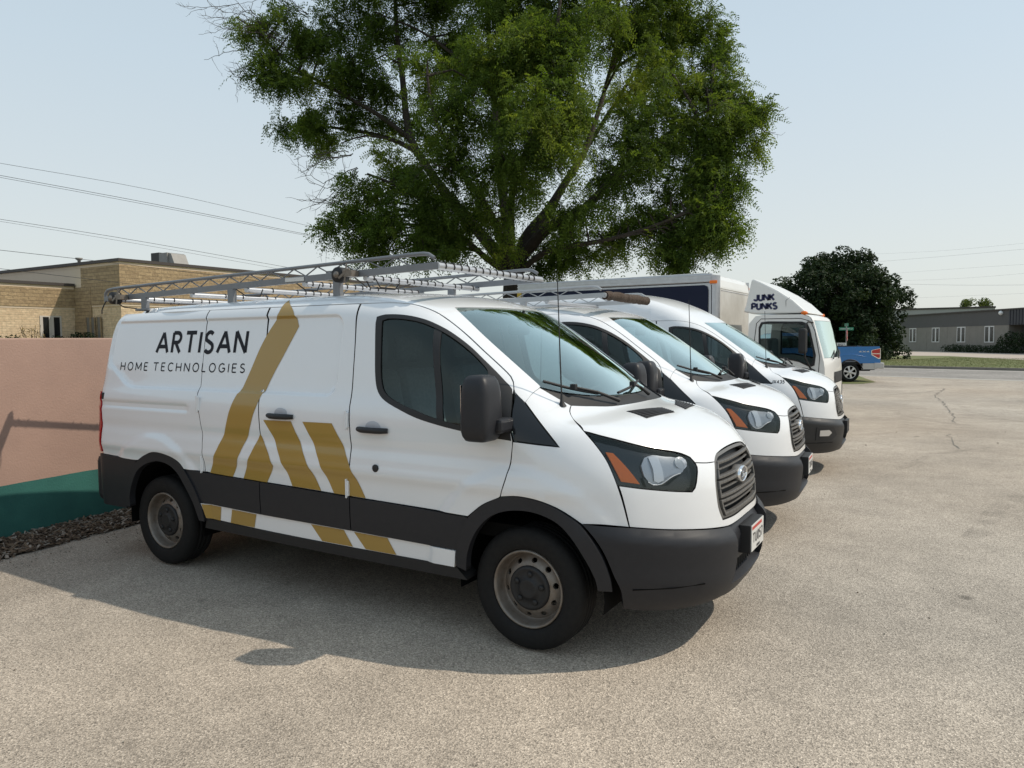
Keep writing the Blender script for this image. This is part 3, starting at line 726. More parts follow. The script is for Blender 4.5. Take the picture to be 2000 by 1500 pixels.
        q = [(XR, 2.0), ((XR-2.843)/2, 2.001), (-2.843, 2.002)]+qseam[1:]+[(-2.915,.808),(-2.975,.857),(-3.094,.90),(-3.26,.914),(-3.423,.867),(-3.49,.833),(-3.8,.838),(XR+.055, .845),(XR+.053,1.1),(XR+.03,1.365),(XR,1.375),(XR,1.6)]
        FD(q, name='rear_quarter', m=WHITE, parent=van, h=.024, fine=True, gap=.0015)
        # hinges
        if s < 0:
            for hx, hz in ((-2.757,1.304),(-2.712,.856),(-1.276,1.256),(-1.276,.817)):
                p = lift(f, np.array([(hx, -1., hz)]), (0, -1, 0))[0][0]
                MB().box((hx-.016, p[1]-.016, hz-.05), (hx+.012, p[1]+.004, hz+.05), bev=.005).box((hx-.010, p[1]-.022, hz-.062), (hx+.002, p[1]-.004, hz+.062), bev=.004).build('door_hinge', WHITE, van)
        # cladding
        ct = lambda x: float(np.interp(x, [-4.08,-3.5,-2.9,-2.4,-1.8,-1.26,-.46,-.34], [.844,.831,.808,.789,.777,.763,.748,.738]))
        cb_ = lambda x: float(np.interp(x, [-2.75,-2.1,-1.43,-.44], [.571,.552,.546,.532]))
        for xs in ([-.345, -.8, -1.253], [-1.259, -1.7, -2.092], [-2.098, -2.5, -2.905]):
            P = [(x, ct(x)) for x in xs]
            if xs[0] > -.4: P = P+[(x, cb_(x)) for x in xs[::-1][:-1]]+[(-.436,.532),(-.40,.632)]
            elif xs[-1] < -2.8: P = P+[(-2.878,.768),(-2.794,.667),(-2.745,.571)]+[(x, cb_(x)) for x in xs[::-1][1:]]
            else: P = P+[(x, cb_(x)) for x in xs[::-1]]
            FD(P, name='side_cladding', m=TRIM, parent=van, h=.05, gap=.0015, off=.0, flange=.02, ff=fc)
        FD(archFo+archFi[::-1], name='wheel_arch_trim', m=TRIM, parent=van, h=.04, gap=.0015, off=.012, flange=.05, ff=fc)
        FD(archRo+archRi[::-1], name='wheel_arch_trim', m=TRIM, parent=van, h=.04, gap=.0015, off=.012, flange=.05, ff=fc)
        FD([(-2.74,.566),(-2.1,.549),(-1.43,.543),(-.438,.529),(-.45,.431),(-1.554,.433),(-2.176,.442),(-2.687,.458)], name='sill_panel', m=WHITE, parent=van, h=.05, gap=0)
        FD([(-2.70,.452),(-2.176,.438),(-1.554,.43),(-.44,.427),(-.37,.36),(-1.445,.363),(-2.726,.378)], name='side_step', m=SOFTBLACK, parent=van, h=.05, gap=0, ff=fc, off=-.005, flange=.12)
        FD([(XR-.01,.842),(-3.8,.836),(-3.52,.830),(-3.567,.77),(-3.644,.66),(-3.688,.559),(-3.70,.42),(XR-.01,.42)], name='rear_bumper_side', m=TRIM, parent=van, h=.04, gap=.001, ff=fc, flange=.04)
    for x in (0, -3.3):
        for s in (1, -1): make_wheel(van, x, s)
    # ---- headlights
    ho = hl_top+hl_right+hl_bot+hl_left
    dH = (.62, -.74, .26)
    for s in (-1, 1):
        mm = (lambda L: L) if s < 0 else M2
        d_ = (dH[0], dH[1]*(-s), dH[2])
        hl = panel('headlight', f, mm(ho), d_, BLACK, van, h=.03, gap=.003, off=-.035, flange=-.033)
        panel('turn_signal', f, mm(amber), d_, AMBER, hl, h=.03, gap=0, off=-.012, flange=.02)
        bo = np.array(mm(bowl)); cen = bo.mean(0)
        def dish(V2, loop):
            c = loop.mean(0); r = np.linalg.norm(V2-c, axis=1)/np.linalg.norm(loop-c, axis=1).mean(); return .015*np.clip(1-r*r, 0, 1)
        panel('reflector', f, mm(bowl), d_, LAMPBOWL, hl, h=.012, gap=0, off=-.016, flange=.02, dish=dish)
        cl_ = lift(f, np.array([cen+np.array([.03, -.02*(-s), 0])]), d_)[0][0]-np.array(d_)/1.0*.045
        zax = Vector(d_).normalized(); Mx = Matrix.Translation(Vector(cl_)) @ zax.to_track_quat('Y', 'Z').to_matrix().to_4x4()
        hb = np.array(mm([(.778, -.622, 1.083)]))[0]; ra = np.linspace(0, 2*np.pi, 13)[:-1]
        e_a = np.cross([0, 0, 1.], d_); e_a /= np.linalg.norm(e_a); e_b = np.cross(np.array(d_)/np.linalg.norm(d_), e_a)
        def dish2(V2, loop):
            c = loop.mean(0); r = np.linalg.norm(V2-c, axis=1)/np.linalg.norm(loop-c, axis=1).mean(); return .03*np.clip(1-r*r, 0, 1)
        panel('high_beam', f, [tuple(hb+e_a*.040*math.cos(t)+e_b*.036*math.sin(t)) for t in ra], d_, REFL, hl, h=.01, gap=0, off=-.012, flange=.02, dish=dish2)
        tb_ = lift(lambda p: f(p)+.018, np.array(mm([(.668,-.762,1.118), (.683,-.765,1.06), (.690,-.772,1.0)])), d_)[0]
        band = [(.655,-.782,1.128),(.690,-.733,1.130),(.706,-.730,1.06),(.722,-.742,1.0),(.705,-.775,.992),(.683,-.785,1.0),(.678,-.780,1.06)]
        panel('sky_reflection_band', f, mm(band), d_, LAMPBAND, hl, h=.02, gap=0, off=-.011, flange=.02)  # pale strip paints a sky reflection onto the lamp bowl
        L = lift(lambda p: f(p)+.006, np.array(mm([(.662,-.818,1.0),(.685,-.80,.983),(.715,-.765,.984),(.752,-.70,1.018),(.79,-.635,1.033)])), d_)[0]
        MB().tube(catmull(L, .02), .0035, 5).build('chrome_edge', LAMPBAND, hl)
        st = [(.63,-.823,1.02),(.70,-.79,.975),(.745,-.735,.975),(.775,-.685,1.01),(.80,-.62,1.03),(.83,-.60,1.028),(.825,-.625,.95),(.755,-.73,.955),(.66,-.83,.975)]
        panel('lower_shade', f, mm(st), d_, BLACK, hl, h=.03, gap=0, off=-.010, flange=.02)
        panel('lens', f, mm(ho), d_, CLEAR, hl, h=.03, gap=.005, off=-.003, flange=0)
    # ---- front fascia
    right = [(.588,-.902,.767),(.562,-.914,.9),(.535,-.922,.985)]+hl_bot[::-1][1:]+hl_right[::-1]+[hl_top[-1]]+hoodfront+gr_left+[(.968,-.249,.738),(.975,-.1,.742)]
    outer = right+M2(right[::-1])
    fb_ = fascbot[1:]+[(.979,0,.701)]
    panel('front_fascia', f, outer+M2(fascbot)[1:]+[(.979,0,.701)]+fascbot[1:][::-1], (1, 0, 0), WHITE, van, h=.025, gap=.0025)
    # ---- grille
    gout = [(.885,-.364,1.056)]+gr_top+[(.872,0,1.104)]+M2(gr_top)[::-1]+[(.885,.364,1.056)]+M2(gr_left)+[(.968,.249,.738),(.975,0,.742),(.968,-.249,.738)]+gr_left[::-1]
    gr = panel('grille', f, gout, (1, 0, 0), SOFTBLACK, van, h=.06, gap=.002, off=-.055, flange=-.05)
    def gcurve(z, w, n=15, off=-.012, y0=None):
        y = np.linspace(-w if y0 is None else y0, w, n); P = np.stack([np.full(n, .95), y, np.full(n, z)], 1)
        return lift(lambda p: f(p)-off, P, (1, 0, 0))[0]
    gin = [tuple(np.array([p[0], p[1]*.945, .922+(p[2]-.922)*.90])) for p in gout]
    panel('grille_surround', f, gout, (1, 0, 0), GRILLE, gr, holes=[gin], h=.06, gap=.003, hole_gap=0, off=-.006, flange=.03)
    hw = lambda z: float(np.interp(z, [.74,.82,.93,1.0,1.05,1.08], [.36,.41,.415,.385,.345,.29]))
    if kind == 'low':
        for zc in (1.008, .905, .803):
            b = MB()
            for dz in (.037, -.037):
                L = gcurve(zc+dz, hw(zc+dz)-.015)
                for i in range(len(L)-1): b.bar(L[i], L[i+1], .026, .017)
            for s in (1, -1):
                L = np.array([gcurve(zc+dz, hw(zc+dz)-.02, 3)[0 if s < 0 else -1] for dz in (.046, .0, -.046)])
                for i in range(2): b.bar(L[i], L[i+1], .018, .026, up=(1, 0, 0))
            L = gcurve(zc, hw(zc)-.06, off=-.022)
            for i in range(len(L)-1): b.bar(L[i], L[i+1], .016, .009)
            b.build('grille_bar', GRILLE, gr, bevel=.003)
    else:
        b = MB()
        for k in range(-16, 17):
            for sl in (1, -1):
                y = np.linspace(-.40, .40, 15); z = .915+sl*(y-k*.05)*1.0
                m = (z > .752) & (z < 1.07) & (np.abs(y) < np.interp(z, [.74,.82,.93,1.0,1.05,1.08], [.36,.41,.415,.385,.345,.29])-.01)
                if m.sum() > 1:
                    L = lift(lambda p: f(p)+.014, np.stack([np.full(m.sum(), .95), y[m], z[m]], 1), (1, 0, 0))[0]; b.tube(L, .0045, 4)
        b.build('grille_mesh', GRILLE, gr)
    # badge: oval on a dark boss
    bz = .94; bx = gcurve(bz, .1, 3)[1][0]
    b = MB(); Mx = Matrix.Translation((bx, 0, bz)) @ Matrix.Rotation(R(-90), 4, 'Z') @ Matrix.Diagonal((1.0, 1, .52, 1))
    b.lathe([(.10, -.03), (.098, .006), (.09, .012)], 28, M=Mx); b.build('badge_mount', GRILLE, gr)
    b = MB(); b.lathe([(.092, .004), (.092, .018), (.086, .026), (.079, .024), (.078, .019), (.0005, .022)], 32, M=Mx)
    bd = b.build('badge', CHROME, gr)
    b = MB(); b.lathe([(.0765, .020), (.0005, .0245)], 28, M=Mx); b.build('badge_face', mat('badge_grey', (.11, .12, .15), .25, metal=.5) if 'badge_grey' not in MATS else MATS['badge_grey'], gr)
    b = MB(); X = bx+.0275
    for L in ([(.050,.016),(.030,.020),(.012,.016)],[(.040,.018),(.036,-.004),(.044,-.016),(.052,-.010)],[(.040,.002),(.022,.004)],[(.018,-.012),(.010,-.014),(.006,-.004),(.014,.002),(.018,-.006),(.018,-.012)],[(-.002,.002),(-.004,-.014)],[(-.003,-.002),(-.012,.002)],[(-.036,.014),(-.036,-.014)],[(-.036,-.010),(-.026,-.015),(-.021,-.006),(-.028,.002),(-.036,-.003)]):
        b.tube([(X, -y, bz+z) for y, z in L], .0028, 4)
    b.build('badge_script', CHROME, gr)
    # ---- bumper: corner mouldings, set-back middle with plate, air opening, lip
    top = [(.36,-1.012,.783),(.476,-.967,.776)]+fascbot[:5]
    for s in (-1, 1):
        mm = (lambda L: L) if s < 0 else M2
        ce = [(.985,-.335,.66),(1.005,-.335,.56),(1.0,-.335,.45),(.975,-.36,.34),(.955,-.375,.30)]
        bo_ = [(.9,-.5,.29),(.8,-.62,.285),(.66,-.78,.295),(.555,-.90,.32)]
        bk = [(.545,-.93,.43),(.52,-.955,.505),(.482,-.985,.622),(.431,-1.0,.705)]
        bp = panel('front_bumper', fc, mm(top+ce+bo_+bk), (.72, -.69*(-s), 0), TRIM if kind == 'low' else TRIMB, van, h=.022, gap=.002, off=-.004, flange=.07)
        gl_ = [(.60,-.90,.437),(.75,-.74,.432),(.87,-.57,.43)]
        L = lift(lambda p: fc(p)+.001, np.array(mm(gl_)), (.72, -.69*(-s), 0))[0]; MB().tube(L, .004, 5).build('bumper_groove', DARKVOID, bp)
        if kind == 'med':
            fo = mm([(.70,-.80,.63),(.86,-.58,.63),(.90,-.50,.52),(.84,-.60,.46),(.70,-.80,.47)])
            fg = panel('fog_lamp_recess', fc, fo, (.72, -.69*(-s), 0), SOFTBLACK, bp, h=.04, gap=0, off=.003, flange=.02)
            fo = mm([(.735,-.765,.592),(.82,-.645,.592),(.845,-.60,.555),(.82,-.645,.515),(.735,-.765,.52)])
            panel('fog_lamp', fc, fo, (.72, -.69*(-s), 0), REFL, bp, h=.04, gap=0, off=.008, flange=.02)
    yq = np.linspace(-.335, .335, 15)
    mid = [(1, y, .694) for y in yq]+[(1, .335, .47), (1, -.335, .47)]
    mp = panel('bumper_middle', fc, mid, (1, 0, 0), TRIM, van, h=.03, gap=.001, off=-.055, flange=.06)
    panel('bumper_lip', fc, [(1, -.36, .37), (1, .36, .37), (1, .37, .30), (1, -.37, .30)], (1, 0, 0), TRIM, van, h=.05, gap=0, off=-.004, flange=.08)
    b = MB(); b.box((.84, -.34, .36), (.86, .34, .48)); b.build('intake_back', DARKVOID, van)
    b = MB()
    for y in np.linspace(-.31, .31, 14): b.box((.87, y-.006, .36), (.955, y+.006, .475))
    b.build('intake_ribs', SOFTBLACK, van)
    # ---- rear
    zr_ = [.86, 1.1, 1.36]
    rq = yl(f, [(XR, 2.0), (XR, 1.85), (XR, 1.6), (XR, 1.37)])
    back = rq+[(XR-.1, -.86, 1.36), (XR-.1, -.86, .86)]
    panel('rear_doors', f, [tuple(p) for p in zr]+M2(back)+back[::-1], (-1, 0, 0), WHITE, van, h=.06, gap=.001, keep=False)
    t_ = yl(f, [(XR+.055, .86), (XR+.052, 1.1), (XR+.03, 1.36)])
    tl = t_+[(XR-.1, -.87, 1.36), (XR-.1, -.87, .86)]
    cap_ = lift(f, np.array([(XR+.07, -1., 1.325)]), D_S)[0][0]; MB().box((XR+.045, cap_[1]-.006, 1.295), (XR+.075, cap_[1]+.02, 1.35), bev=.006).build('track_end_cap', SOFTBLACK, van)
    panel('tail_light', f, tl, (-.7, -.7, 0), RED, van, mirror=True, h=.04, gap=.001, off=.008)
    MB().box((XR-.17, -.97, .42), (XR-.02, .97, .82), bev=.06).build('rear_bumper', TRIM, van)
    # ---- underside and cabin
    b = MB(); b.box((XR+.05, -.62, .30), (.80, .62, .62)).box((-2.75, -.96, .40), (-.45, .96, .50)).box((XR+.05, -.9, .45), (-3.75, .9, .6)).box((.45, -.58, .33), (.66, .58, .6))
    b.build('underbody', DARKVOID, van)
    for x in (0.02, -3.24):
        for s in (1, -1):
            a = np.linspace(R(-10), R(190), 20); r = .462
            b = MB(); vs = [(x+r*math.cos(t), s*y, .38+r*math.sin(t)) for t in a for y in (.985, .60)]
            b.add(vs, [(2*i, 2*i+1, 2*i+3, 2*i+2) for i in range(19)], 0, True)
            b.add([(x+r*math.cos(t), s*.60, .38+r*math.sin(t)) for t in a], [tuple(range(20))], 0); b.build('wheel_well', DARKVOID, van)
    b = MB(); b.box((-1.50, -.93, .62), (-.0, .93, .70)); b.build('cab_floor', DARKVOID, van)
    MB().prism([(-.95,.7),(.95,.7),(.95,1.2),(.86,1.6),(.80,1.9),(-.80,1.9),(-.86,1.6),(-.95,1.2)], 0, -1.56, -1.50).build('bulkhead', LINER, van)
    b = MB(); b.prism([(.14,1.30),(.02,1.37),(-.14,1.34),(-.24,1.22),(-.20,1.02),(-.05,.75),(.20,.75),(.20,1.2)], 1, -.70, .70); b.build('dashboard', DASH, van, bevel=.02)
    for y, w in ((.45, .50), (-.28, .42), (-.66, .30)):
        b = MB(); b.box((-1.13, y-w/2, .70), (-.58, y+w/2, 1.08), bev=.06)
        b.box((-1.30, y-w/2+.01, 1.02), (-1.12, y+w/2-.01, 1.58), bev=.07, M=Matrix.Translation((-1.2,0,1.02)) @ Matrix.Rotation(R(-12), 4, 'Y') @ Matrix.Translation((1.2,0,-1.02)))
        b.box((-1.42, y-.13, 1.60), (-1.32, y+.13, 1.80), bev=.045); b.build('seat', SEAT, van)
    th = np.linspace(0, 2*np.pi, 25); c0 = Vector((-.33, .45, 1.25)); t1 = Vector((0, 1, 0)); t2 = Vector((-.75, 0, .66)).normalized() @ Matrix.Rotation(0, 3, 'X')
    t2 = Vector((.62, 0, .78)).normalized()
    b = MB(); b.tube([c0+t1*.20*math.cos(t)+t2*.20*math.sin(t) for t in th], .016, 8, cap=False)
    for t in (R(-90), R(20), R(160)): b.tube([c0, c0+t1*.19*math.cos(t)+t2*.19*math.sin(t)], .014, 6)
    b.tube([c0, c0+Vector((.2, 0, -.14))], .04, 8); b.build('steering_wheel', SOFTBLACK, van)
    MB().box((-.62, -.13, 1.79), (-.58, .13, 1.87), bev=.02).tube([(-.59, 0, 1.86), (-.56, 0, 1.96)], .01, 6).build('rear_view_mirror', SOFTBLACK, van)
    # ---- wing mirrors
    for s in (-1, 1):
        bm = bmesh.new(); bmesh.ops.create_cube(bm, size=1); bmesh.ops.bevel(bm, geom=list(bm.edges), offset=.27, segments=4, affect='EDGES', profile=.6)
        for v in bm.verts:
            z = v.co.z; k = 1-.30*max(z, 0)-.08*max(-z, 0); v.co = Vector((v.co.x*.19*k-.185-.02*(v.co.x > 0)*abs(z), s*(1.125+v.co.y*.205*k), 1.382+z*.365))
        me = bpy.data.meshes.new('wing_mirror'); bm.to_mesh(me); bm.free(); me.materials.append(TRIM); me.shade_smooth()
        if s > 0: me.flip_normals()
        w = link('wing_mirror', me, van)
        MB().box((-.15, min(s*.93, s*1.12), 1.245), (-.06, max(s*.93, s*1.07), 1.325), bev=.02).build('mirror_arm', TRIM, w)
        MB().box((-.2815, min(s*1.06, s*1.19), 1.25), (-.2785, max(s*1.06, s*1.19), 1.51), bev=.001).build('mirror_glass', CHROME, w)
    # ---- aerial and wipers
    b = MB(); b.tube([(.108,-.728,1.372),(.106,-.728,1.395),(.104,-.728,1.44)], [.026, .013, .006], 10); b.tube([(.104,-.728,1.43),(.097,-.729,1.62),(.090,-.73,1.85),(.081,-.73,2.10)], [.0048, .004, .0034, .0028], 6)
    b.build('aerial', SOFTBLACK, van)
    for A, piv in (([(-.035,-.712),(.115,-.575),(.255,-.40)], (.30,-.33)), ([(.285,-.26),(.255,.02),(.17,.33)], (.31,.14))):
        L = lift(f, np.array([(x, y, 1.5) for x, y in A]), (.4, 0, .9))[0]+np.array([.014, 0, .022]); L = catmull(L, .04)
        b = MB(); b.tube(L, .009, 5); pv = lift(f, np.array([(piv[0], piv[1], 1.4)]), (.4, 0, .9))[0][0]+np.array([.006, 0, .012])
        q = L[len(L)//2]+np.array([.004, 0, .012])
        b.tube([pv, (pv+q)/2+np.array([0, 0, .012]), q], [.013, .009, .008], 6); b.box(tuple(q-.018), tuple(q+.018), bev=.005); b.build('wiper', SOFTBLACK, van)
    return van, f, fc
def side_panel(f, o, s, name=None, m=None, parent=None, holes=(), ff=None, **k):
    g = ff or f
    me, V, faces, NN = panel_mesh(name, g, o, (0, -1, 0), m, holes=holes, **k)
    if s > 0:
        bpy.data.meshes.remove(me); me = mirror_mesh(name, V, faces, NN, m)
    return link(name, me, parent)
def handle(f, door, x0, x1, z, s, zc):
    xm = (x0+x1)/2
    P = lift(f, np.array([(x, s*1., z) for x in np.linspace(x0, x1, 7)]), (0, s, 0))[0]
    off = np.array([.004, .024, .032, .034, .032, .024, .004]); P[:, 1] += s*off
    h = MB(); h.tube(P, [.016, .019, .019, .019, .019, .019, .016], 10); h.build('door_handle', SOFTBLACK, door)
    c = lift(f, np.array([(xm, s*1., zc-.012)]), (0, s, 0))[0][0]
    b = MB(); b.lathe([(.062, s*.0005), (.056, s*.0035), (.0005, s*.001)], 24, M=Matrix.Translation(Vector(c)) @ Matrix.Diagonal((1, 1, .62, 1)))
    b.build('handle_cup', MATS.get('cup_grey') or mat('cup_grey', (.42, .43, .46), .35), door)
# ------------------------------------------------------------------ roof racks
def make_rack(van, dx=0.0, dz=0.0, m=None, drums=True, foam=None, cords=True):
    m = m or GALV
    rk = empty('roof_rack', (dx, 0, dz), parent=van)
    zl = lambda x: 2.145+(x+4.45)*.0235
    for s in (-1, 1):
        Y = s*.68
        b = MB(); b.bar((-4.46, Y, zl(-4.46)), (-.79, Y, zl(-.79)), .03, .045); b.build('side_rail', m, rk, bevel=.003)
        up = [(-4.46, Y, zl(-4.46)+.02), (-4.455, Y, zl(-4.46)+.05), (-4.42, Y, zl(-4.4)+.078), (-4.33, Y, zl(-4.33)+.086)]+[(x, Y, zl(x)+.086) for x in np.arange(-4.0, -.95, .4)]+[(-.95, Y, zl(-.95)+.086), (-.87, Y, zl(-.87)+.078), (-.825, Y, zl(-.82)+.05), (-.815, Y, zl(-.81)+.02)]
        b = MB(); b.tube(catmull(up, .05), .0135, 8); b.build('top_rail', m, rk)
        b = MB(); x = -4.33; k = 0; P = []
        while x < -.93: P.append((x, Y, zl(x)+(.022 if k % 2 == 0 else .078))); x += .118; k += 1
        for i in range(len(P)-1): b.tube([P[i], P[i+1]], .0052, 5, cap=False)
        b.build('rail_lattice', m, rk)
        for x in (-3.88, -2.77, -1.66):
            b = MB(); b.box((x-.033, Y-.018, 2.035-dz), (x+.033, Y+.018, zl(x)-.02)); b.box((x-.07, Y-.05, 2.028-dz), (x+.10, Y+.03, 2.048-dz)); b.build('rack_foot', m, rk, bevel=.003)
    bars = [-.80, -1.40, -1.98, -2.60, -3.25, -3.86, -4.43]
    for i, x in enumerate(bars):
        z = zl(x)-.002 if i in (0, 6) else zl(x)-.035
        b = MB(); b.tube([(x, -.69, z), (x, .69, z)], .0195 if i not in (0,) else .025, 12); cb = b.build('cross_bar', ALU, rk)
        if cords:
            b = MB(); rnd = random.Random(i); y = -.62
            while y < .62:
                if rnd.random() > (.05 if i < 3 else .45):
                    rq_ = .0285 if i == 0 else .023; q = [(x+rq_*math.cos(t), y+.02*t/6.3, z+rq_*math.sin(t)) for t in np.linspace(-.6, 4.4, 9)]; b.tube(q, .0042, 5)
                y += .078+rnd.random()*.02
            b.build('bungee_cord', SOFTBLACK, cb)['kind'] = 'stuff'
    if cords:
        b = MB()
        for pts in ([(-2.1,-.665,2.19),(-2.02,-.64,2.13),(-1.9,-.64,2.12),(-1.83,-.67,2.185)], [(-2.75,-.665,2.17),(-2.66,-.64,2.11),(-2.5,-.64,2.10),(-2.42,-.67,2.175)], [(-1.40,-.60,2.20),(-1.33,-.62,2.12),(-1.25,-.55,2.11),(-1.2,-.4,2.16)], [(-1.45,-.66,2.22),(-1.42,-.62,2.12),(-1.30,-.5,2.11),(-1.22,-.52,2.17)], [(-1.55,-.66,2.21),(-1.5,-.6,2.15),(-1.47,-.55,2.10)], [(-4.40,-.71,2.13),(-4.42,-.74,2.05),(-4.40,-.75,1.98)], [(-4.3,-.70,2.13),(-4.22,-.66,2.07),(-4.02,-.64,2.05)]):
            b.tube(catmull(pts, .04), .005, 5)
        b.build('bungee_cord', SOFTBLACK, rk)['kind'] = 'stuff'
    if drums:
        for x in (-4.22, -1.58):
            z = zl(x); Mx = Matrix.Translation((x, -.735, z-.005))
            b = MB(); b.lathe([(.0005, -.035), (.052, -.035), (.054, 0), (.052, .035), (.0005, .035)], 20, M=Mx); c = b.build('ladder_clamp', SOFTBLACK, rk)
            b = MB(); b.lathe([(.0005, -.052), (.022, -.050), (.024, -.034), (.0005, -.034)], 14, M=Mx); b.bar((x+.02, -.775, z-.03), (x+.10, -.76, z+.03), .012, .016); b.bar((x+.06, -.765, z-.06), (x+.075, -.755, z+.07), .008, .010)
            b.box((x+.04, -.77, z-.02), (x+.13, -.70, z+.02)); b.build('clamp_buckle', STEEL, c)
        MB().box((-2.16, -.701, zl(-2.05)-.012), (-1.97, -.697, zl(-2.05)+.016), M=None).build('rack_label', PLATE, rk)
    if foam:
        x = -.80; z = zl(x); b = MB(); rnd = random.Random(4)
        ys = np.linspace(-.66, .66, 60); b.tube([(x+rnd.uniform(-.004, .004), y, z+rnd.uniform(-.004, .004)) for y in ys], [.042+rnd.uniform(-.006, .007) for _ in ys], 10); b.build('foam_sleeve', foam, rk)
    return rk

# ------------------------------------------------------------------ lettering: strokes laid on a surface
def arc(cx, cy, rx, ry, a0, a1, n=12): return [(cx+rx*math.cos(R(a)), cy+ry*math.sin(R(a))) for a in np.linspace(a0, a1, n)]
GLY = {   # unit height strokes, x scaled to a nominal width of each letter
 'A': (.80, [[(0,0),(.40,1),(.80,0)], [(.14,.30),(.66,.30)]]),
 'R': (.58, [[(0,0),(0,1)], [(0,.985),(.25,.985)]+arc(.27,.74,.26,.245,88,-88)+[(.25,.50),(0,.50)], [(.20,.5),(.56,0)]]),
 'T': (.70, [[(.35,0),(.35,1)], [(0,.98),(.70,.98)]]),
 'I': (.0, [[(0,0),(0,1)]]),
 'S': (.56, [arc(.28,.745,.235,.245,35,200,10)+[(.10,.60),(.42,.44)]+arc(.28,.25,.255,.24,30,-150,10)]),
 'N': (.68, [[(0,0),(0,1),(.68,0),(.68,1)]]),
 'H': (.64, [[(0,0),(0,1)], [(.64,0),(.64,1)], [(0,.5),(.64,.5)]]),
 'O': (.76, [arc(.38,.5,.38,.5,90,450,28)]),
 'M': (.80, [[(0,0),(0,1),(.40,.18),(.80,1),(.80,0)]]),
 'E': (.48, [[(.48,.98),(0,.98),(0,.02),(.48,.02)], [(0,.52),(.42,.52)]]),
 'C': (.66, [arc(.38,.5,.38,.49,48,312,20)]),
 'L': (.46, [[(0,1),(0,.02),(.46,.02)]]),
 'G': (.72, [arc(.38,.5,.38,.49,48,340,20)+[(.74,.46),(.42,.46)]]),
 'J': (.46, [[(.46,1),(.46,.25)]+arc(.23,.25,.23,.24,0,-180,10)]),
 'U': (.56, [[(0,1),(0,.28)]+arc(.28,.28,.28,.27,180,360,10)+[(.56,1)]]),
 'K': (.60, [[(0,0),(0,1)], [(.58,1),(.03,.45)], [(.18,.58),(.60,0)]]),
 'P': (.56, [[(0,0),(0,1)], [(0,.985),(.25,.985)]+arc(.27,.71,.27,.275,88,-88)+[(.25,.44),(0,.44)]]),
 'X': (.60, [[(0,0),(.6,1)], [(0,1),(.6,0)]]),
 'B': (.56, [[(0,0),(0,1)], [(0,.985),(.25,.985)]+arc(.27,.755,.22,.23,88,-88)+[(0,.525)], [(.25,.525)]+arc(.28,.27,.26,.255,88,-88)+[(0,.015)]]),
 'V': (.7, [[(0,1),(.35,0),(.7,1)]]), 'W': (1.0, [[(0,1),(.25,0),(.5,.9),(.75,0),(1,1)]]), 'Y': (.6, [[(0,1),(.3,.5),(.6,1)], [(.3,.5),(.3,0)]]), 'D': (.6, [[(0,0),(0,1),(.25,1)]+arc(.25,.5,.35,.5,88,-88)+[(0,0)]]),
 '1': (.2, [[(0,.8),(.2,1),(.2,0)]]), '2': (.5, [arc(.25,.74,.24,.25,160,-30,10)+[(0,.02),(.5,.02)]]),
 '3': (.5, [arc(.23,.75,.23,.24,150,-85,10), arc(.23,.26,.26,.25,85,-150,10)]),
 '4': (.56, [[(.42,0),(.42,1),(0,.28),(.56,.28)]]), '5': (.5, [[(.46,.98),(.08,.98),(.04,.56)]+arc(.22,.32,.27,.31,110,-150,12)]),
 '7': (.5, [[(0,.98),(.5,.98),(.15,0)]]), '0': (.5, [arc(.25,.5,.25,.49,90,450,20)]), '8': (.5, [arc(.25,.75,.21,.24,90,450,16), arc(.25,.26,.25,.25,90,450,16)]), '-': (.3, [[(0,.5),(.3,.5)]]), '?': (.4, [arc(.2,.76,.2,.22,170,-60,10)+[(.2,.3)], [(.2,0),(.2,.1)]]),
}
def text_quads(txt, x0, z0, h, w, xs=1.0, gap=.2, space=.4, width=None, letters=False):
    """-> list of quads (4 uv points): flat strokes of thickness w"""
    adv = 0; items = []
    for ch in txt:
        if ch == ' ': adv += space*h*xs; continue
        gw, st = GLY[ch]; items.append((adv, st)); adv += gw*h*xs+gap*h
    tot = adv-gap*h; k = (width-w)/(tot) if width else 1.0
    quads = []; own = []
    cut = []
    for a, st in items:
        for L in st:
            cur = [L[0]]
            for i in range(1, len(L)):
                cur.append(L[i])
                if i < len(L)-1:
                    d1 = np.subtract(L[i], L[i-1]); d2 = np.subtract(L[i+1], L[i])
                    if np.dot(d1, d2) < .35*np.linalg.norm(d1)*np.linalg.norm(d2): cut.append((a, [cur])); cur = [L[i]]
            cut.append((a, [cur]))
    for a, st in cut:
        for L in st:
            P = np.array([(x0+w/2*(1 if width else 0)+(a+u*h*xs)*k, z0+w*.5+v*(h-w)) for u, v in L]); n = len(P)
            closed = np.linalg.norm(P[0]-P[-1]) < 1e-6
            t = np.zeros_like(P)
            N = []
            for i in range(n):
                d1 = P[i]-P[i-1] if i > 0 else (P[-1]-P[-2] if closed else P[1]-P[0]); d2 = P[i+1]-P[i] if i < n-1 else (P[1]-P[0] if closed else P[-1]-P[-2])
                d1 = d1/max(np.linalg.norm(d1), 1e-9); d2 = d2/max(np.linalg.norm(d2), 1e-9)
                n1 = np.array([-d1[1], d1[0]]); n2 = np.array([-d2[1], d2[0]]); m = n1+n2; c = max(m@n1, .55); N.append(m/c)
            A = [P[i]+N[i]*w/2 for i in range(n)]; B = [P[i]-N[i]*w/2 for i in range(n)]
            for i in range(n-1):
                k2 = max(1, int(np.linalg.norm(P[i+1]-P[i])/.03))
                for j in range(k2):
                    s0, s1 = j/k2, (j+1)/k2
                    own.append(a); quads.append([A[i]*(1-s0)+A[i+1]*s0, B[i]*(1-s0)+B[i+1]*s0, B[i]*(1-s1)+B[i+1]*s1, A[i]*(1-s1)+A[i+1]*s1])
    if letters: return [[q for q, o in zip(quads, own) if o == a] for a, _ in items]
    return quads
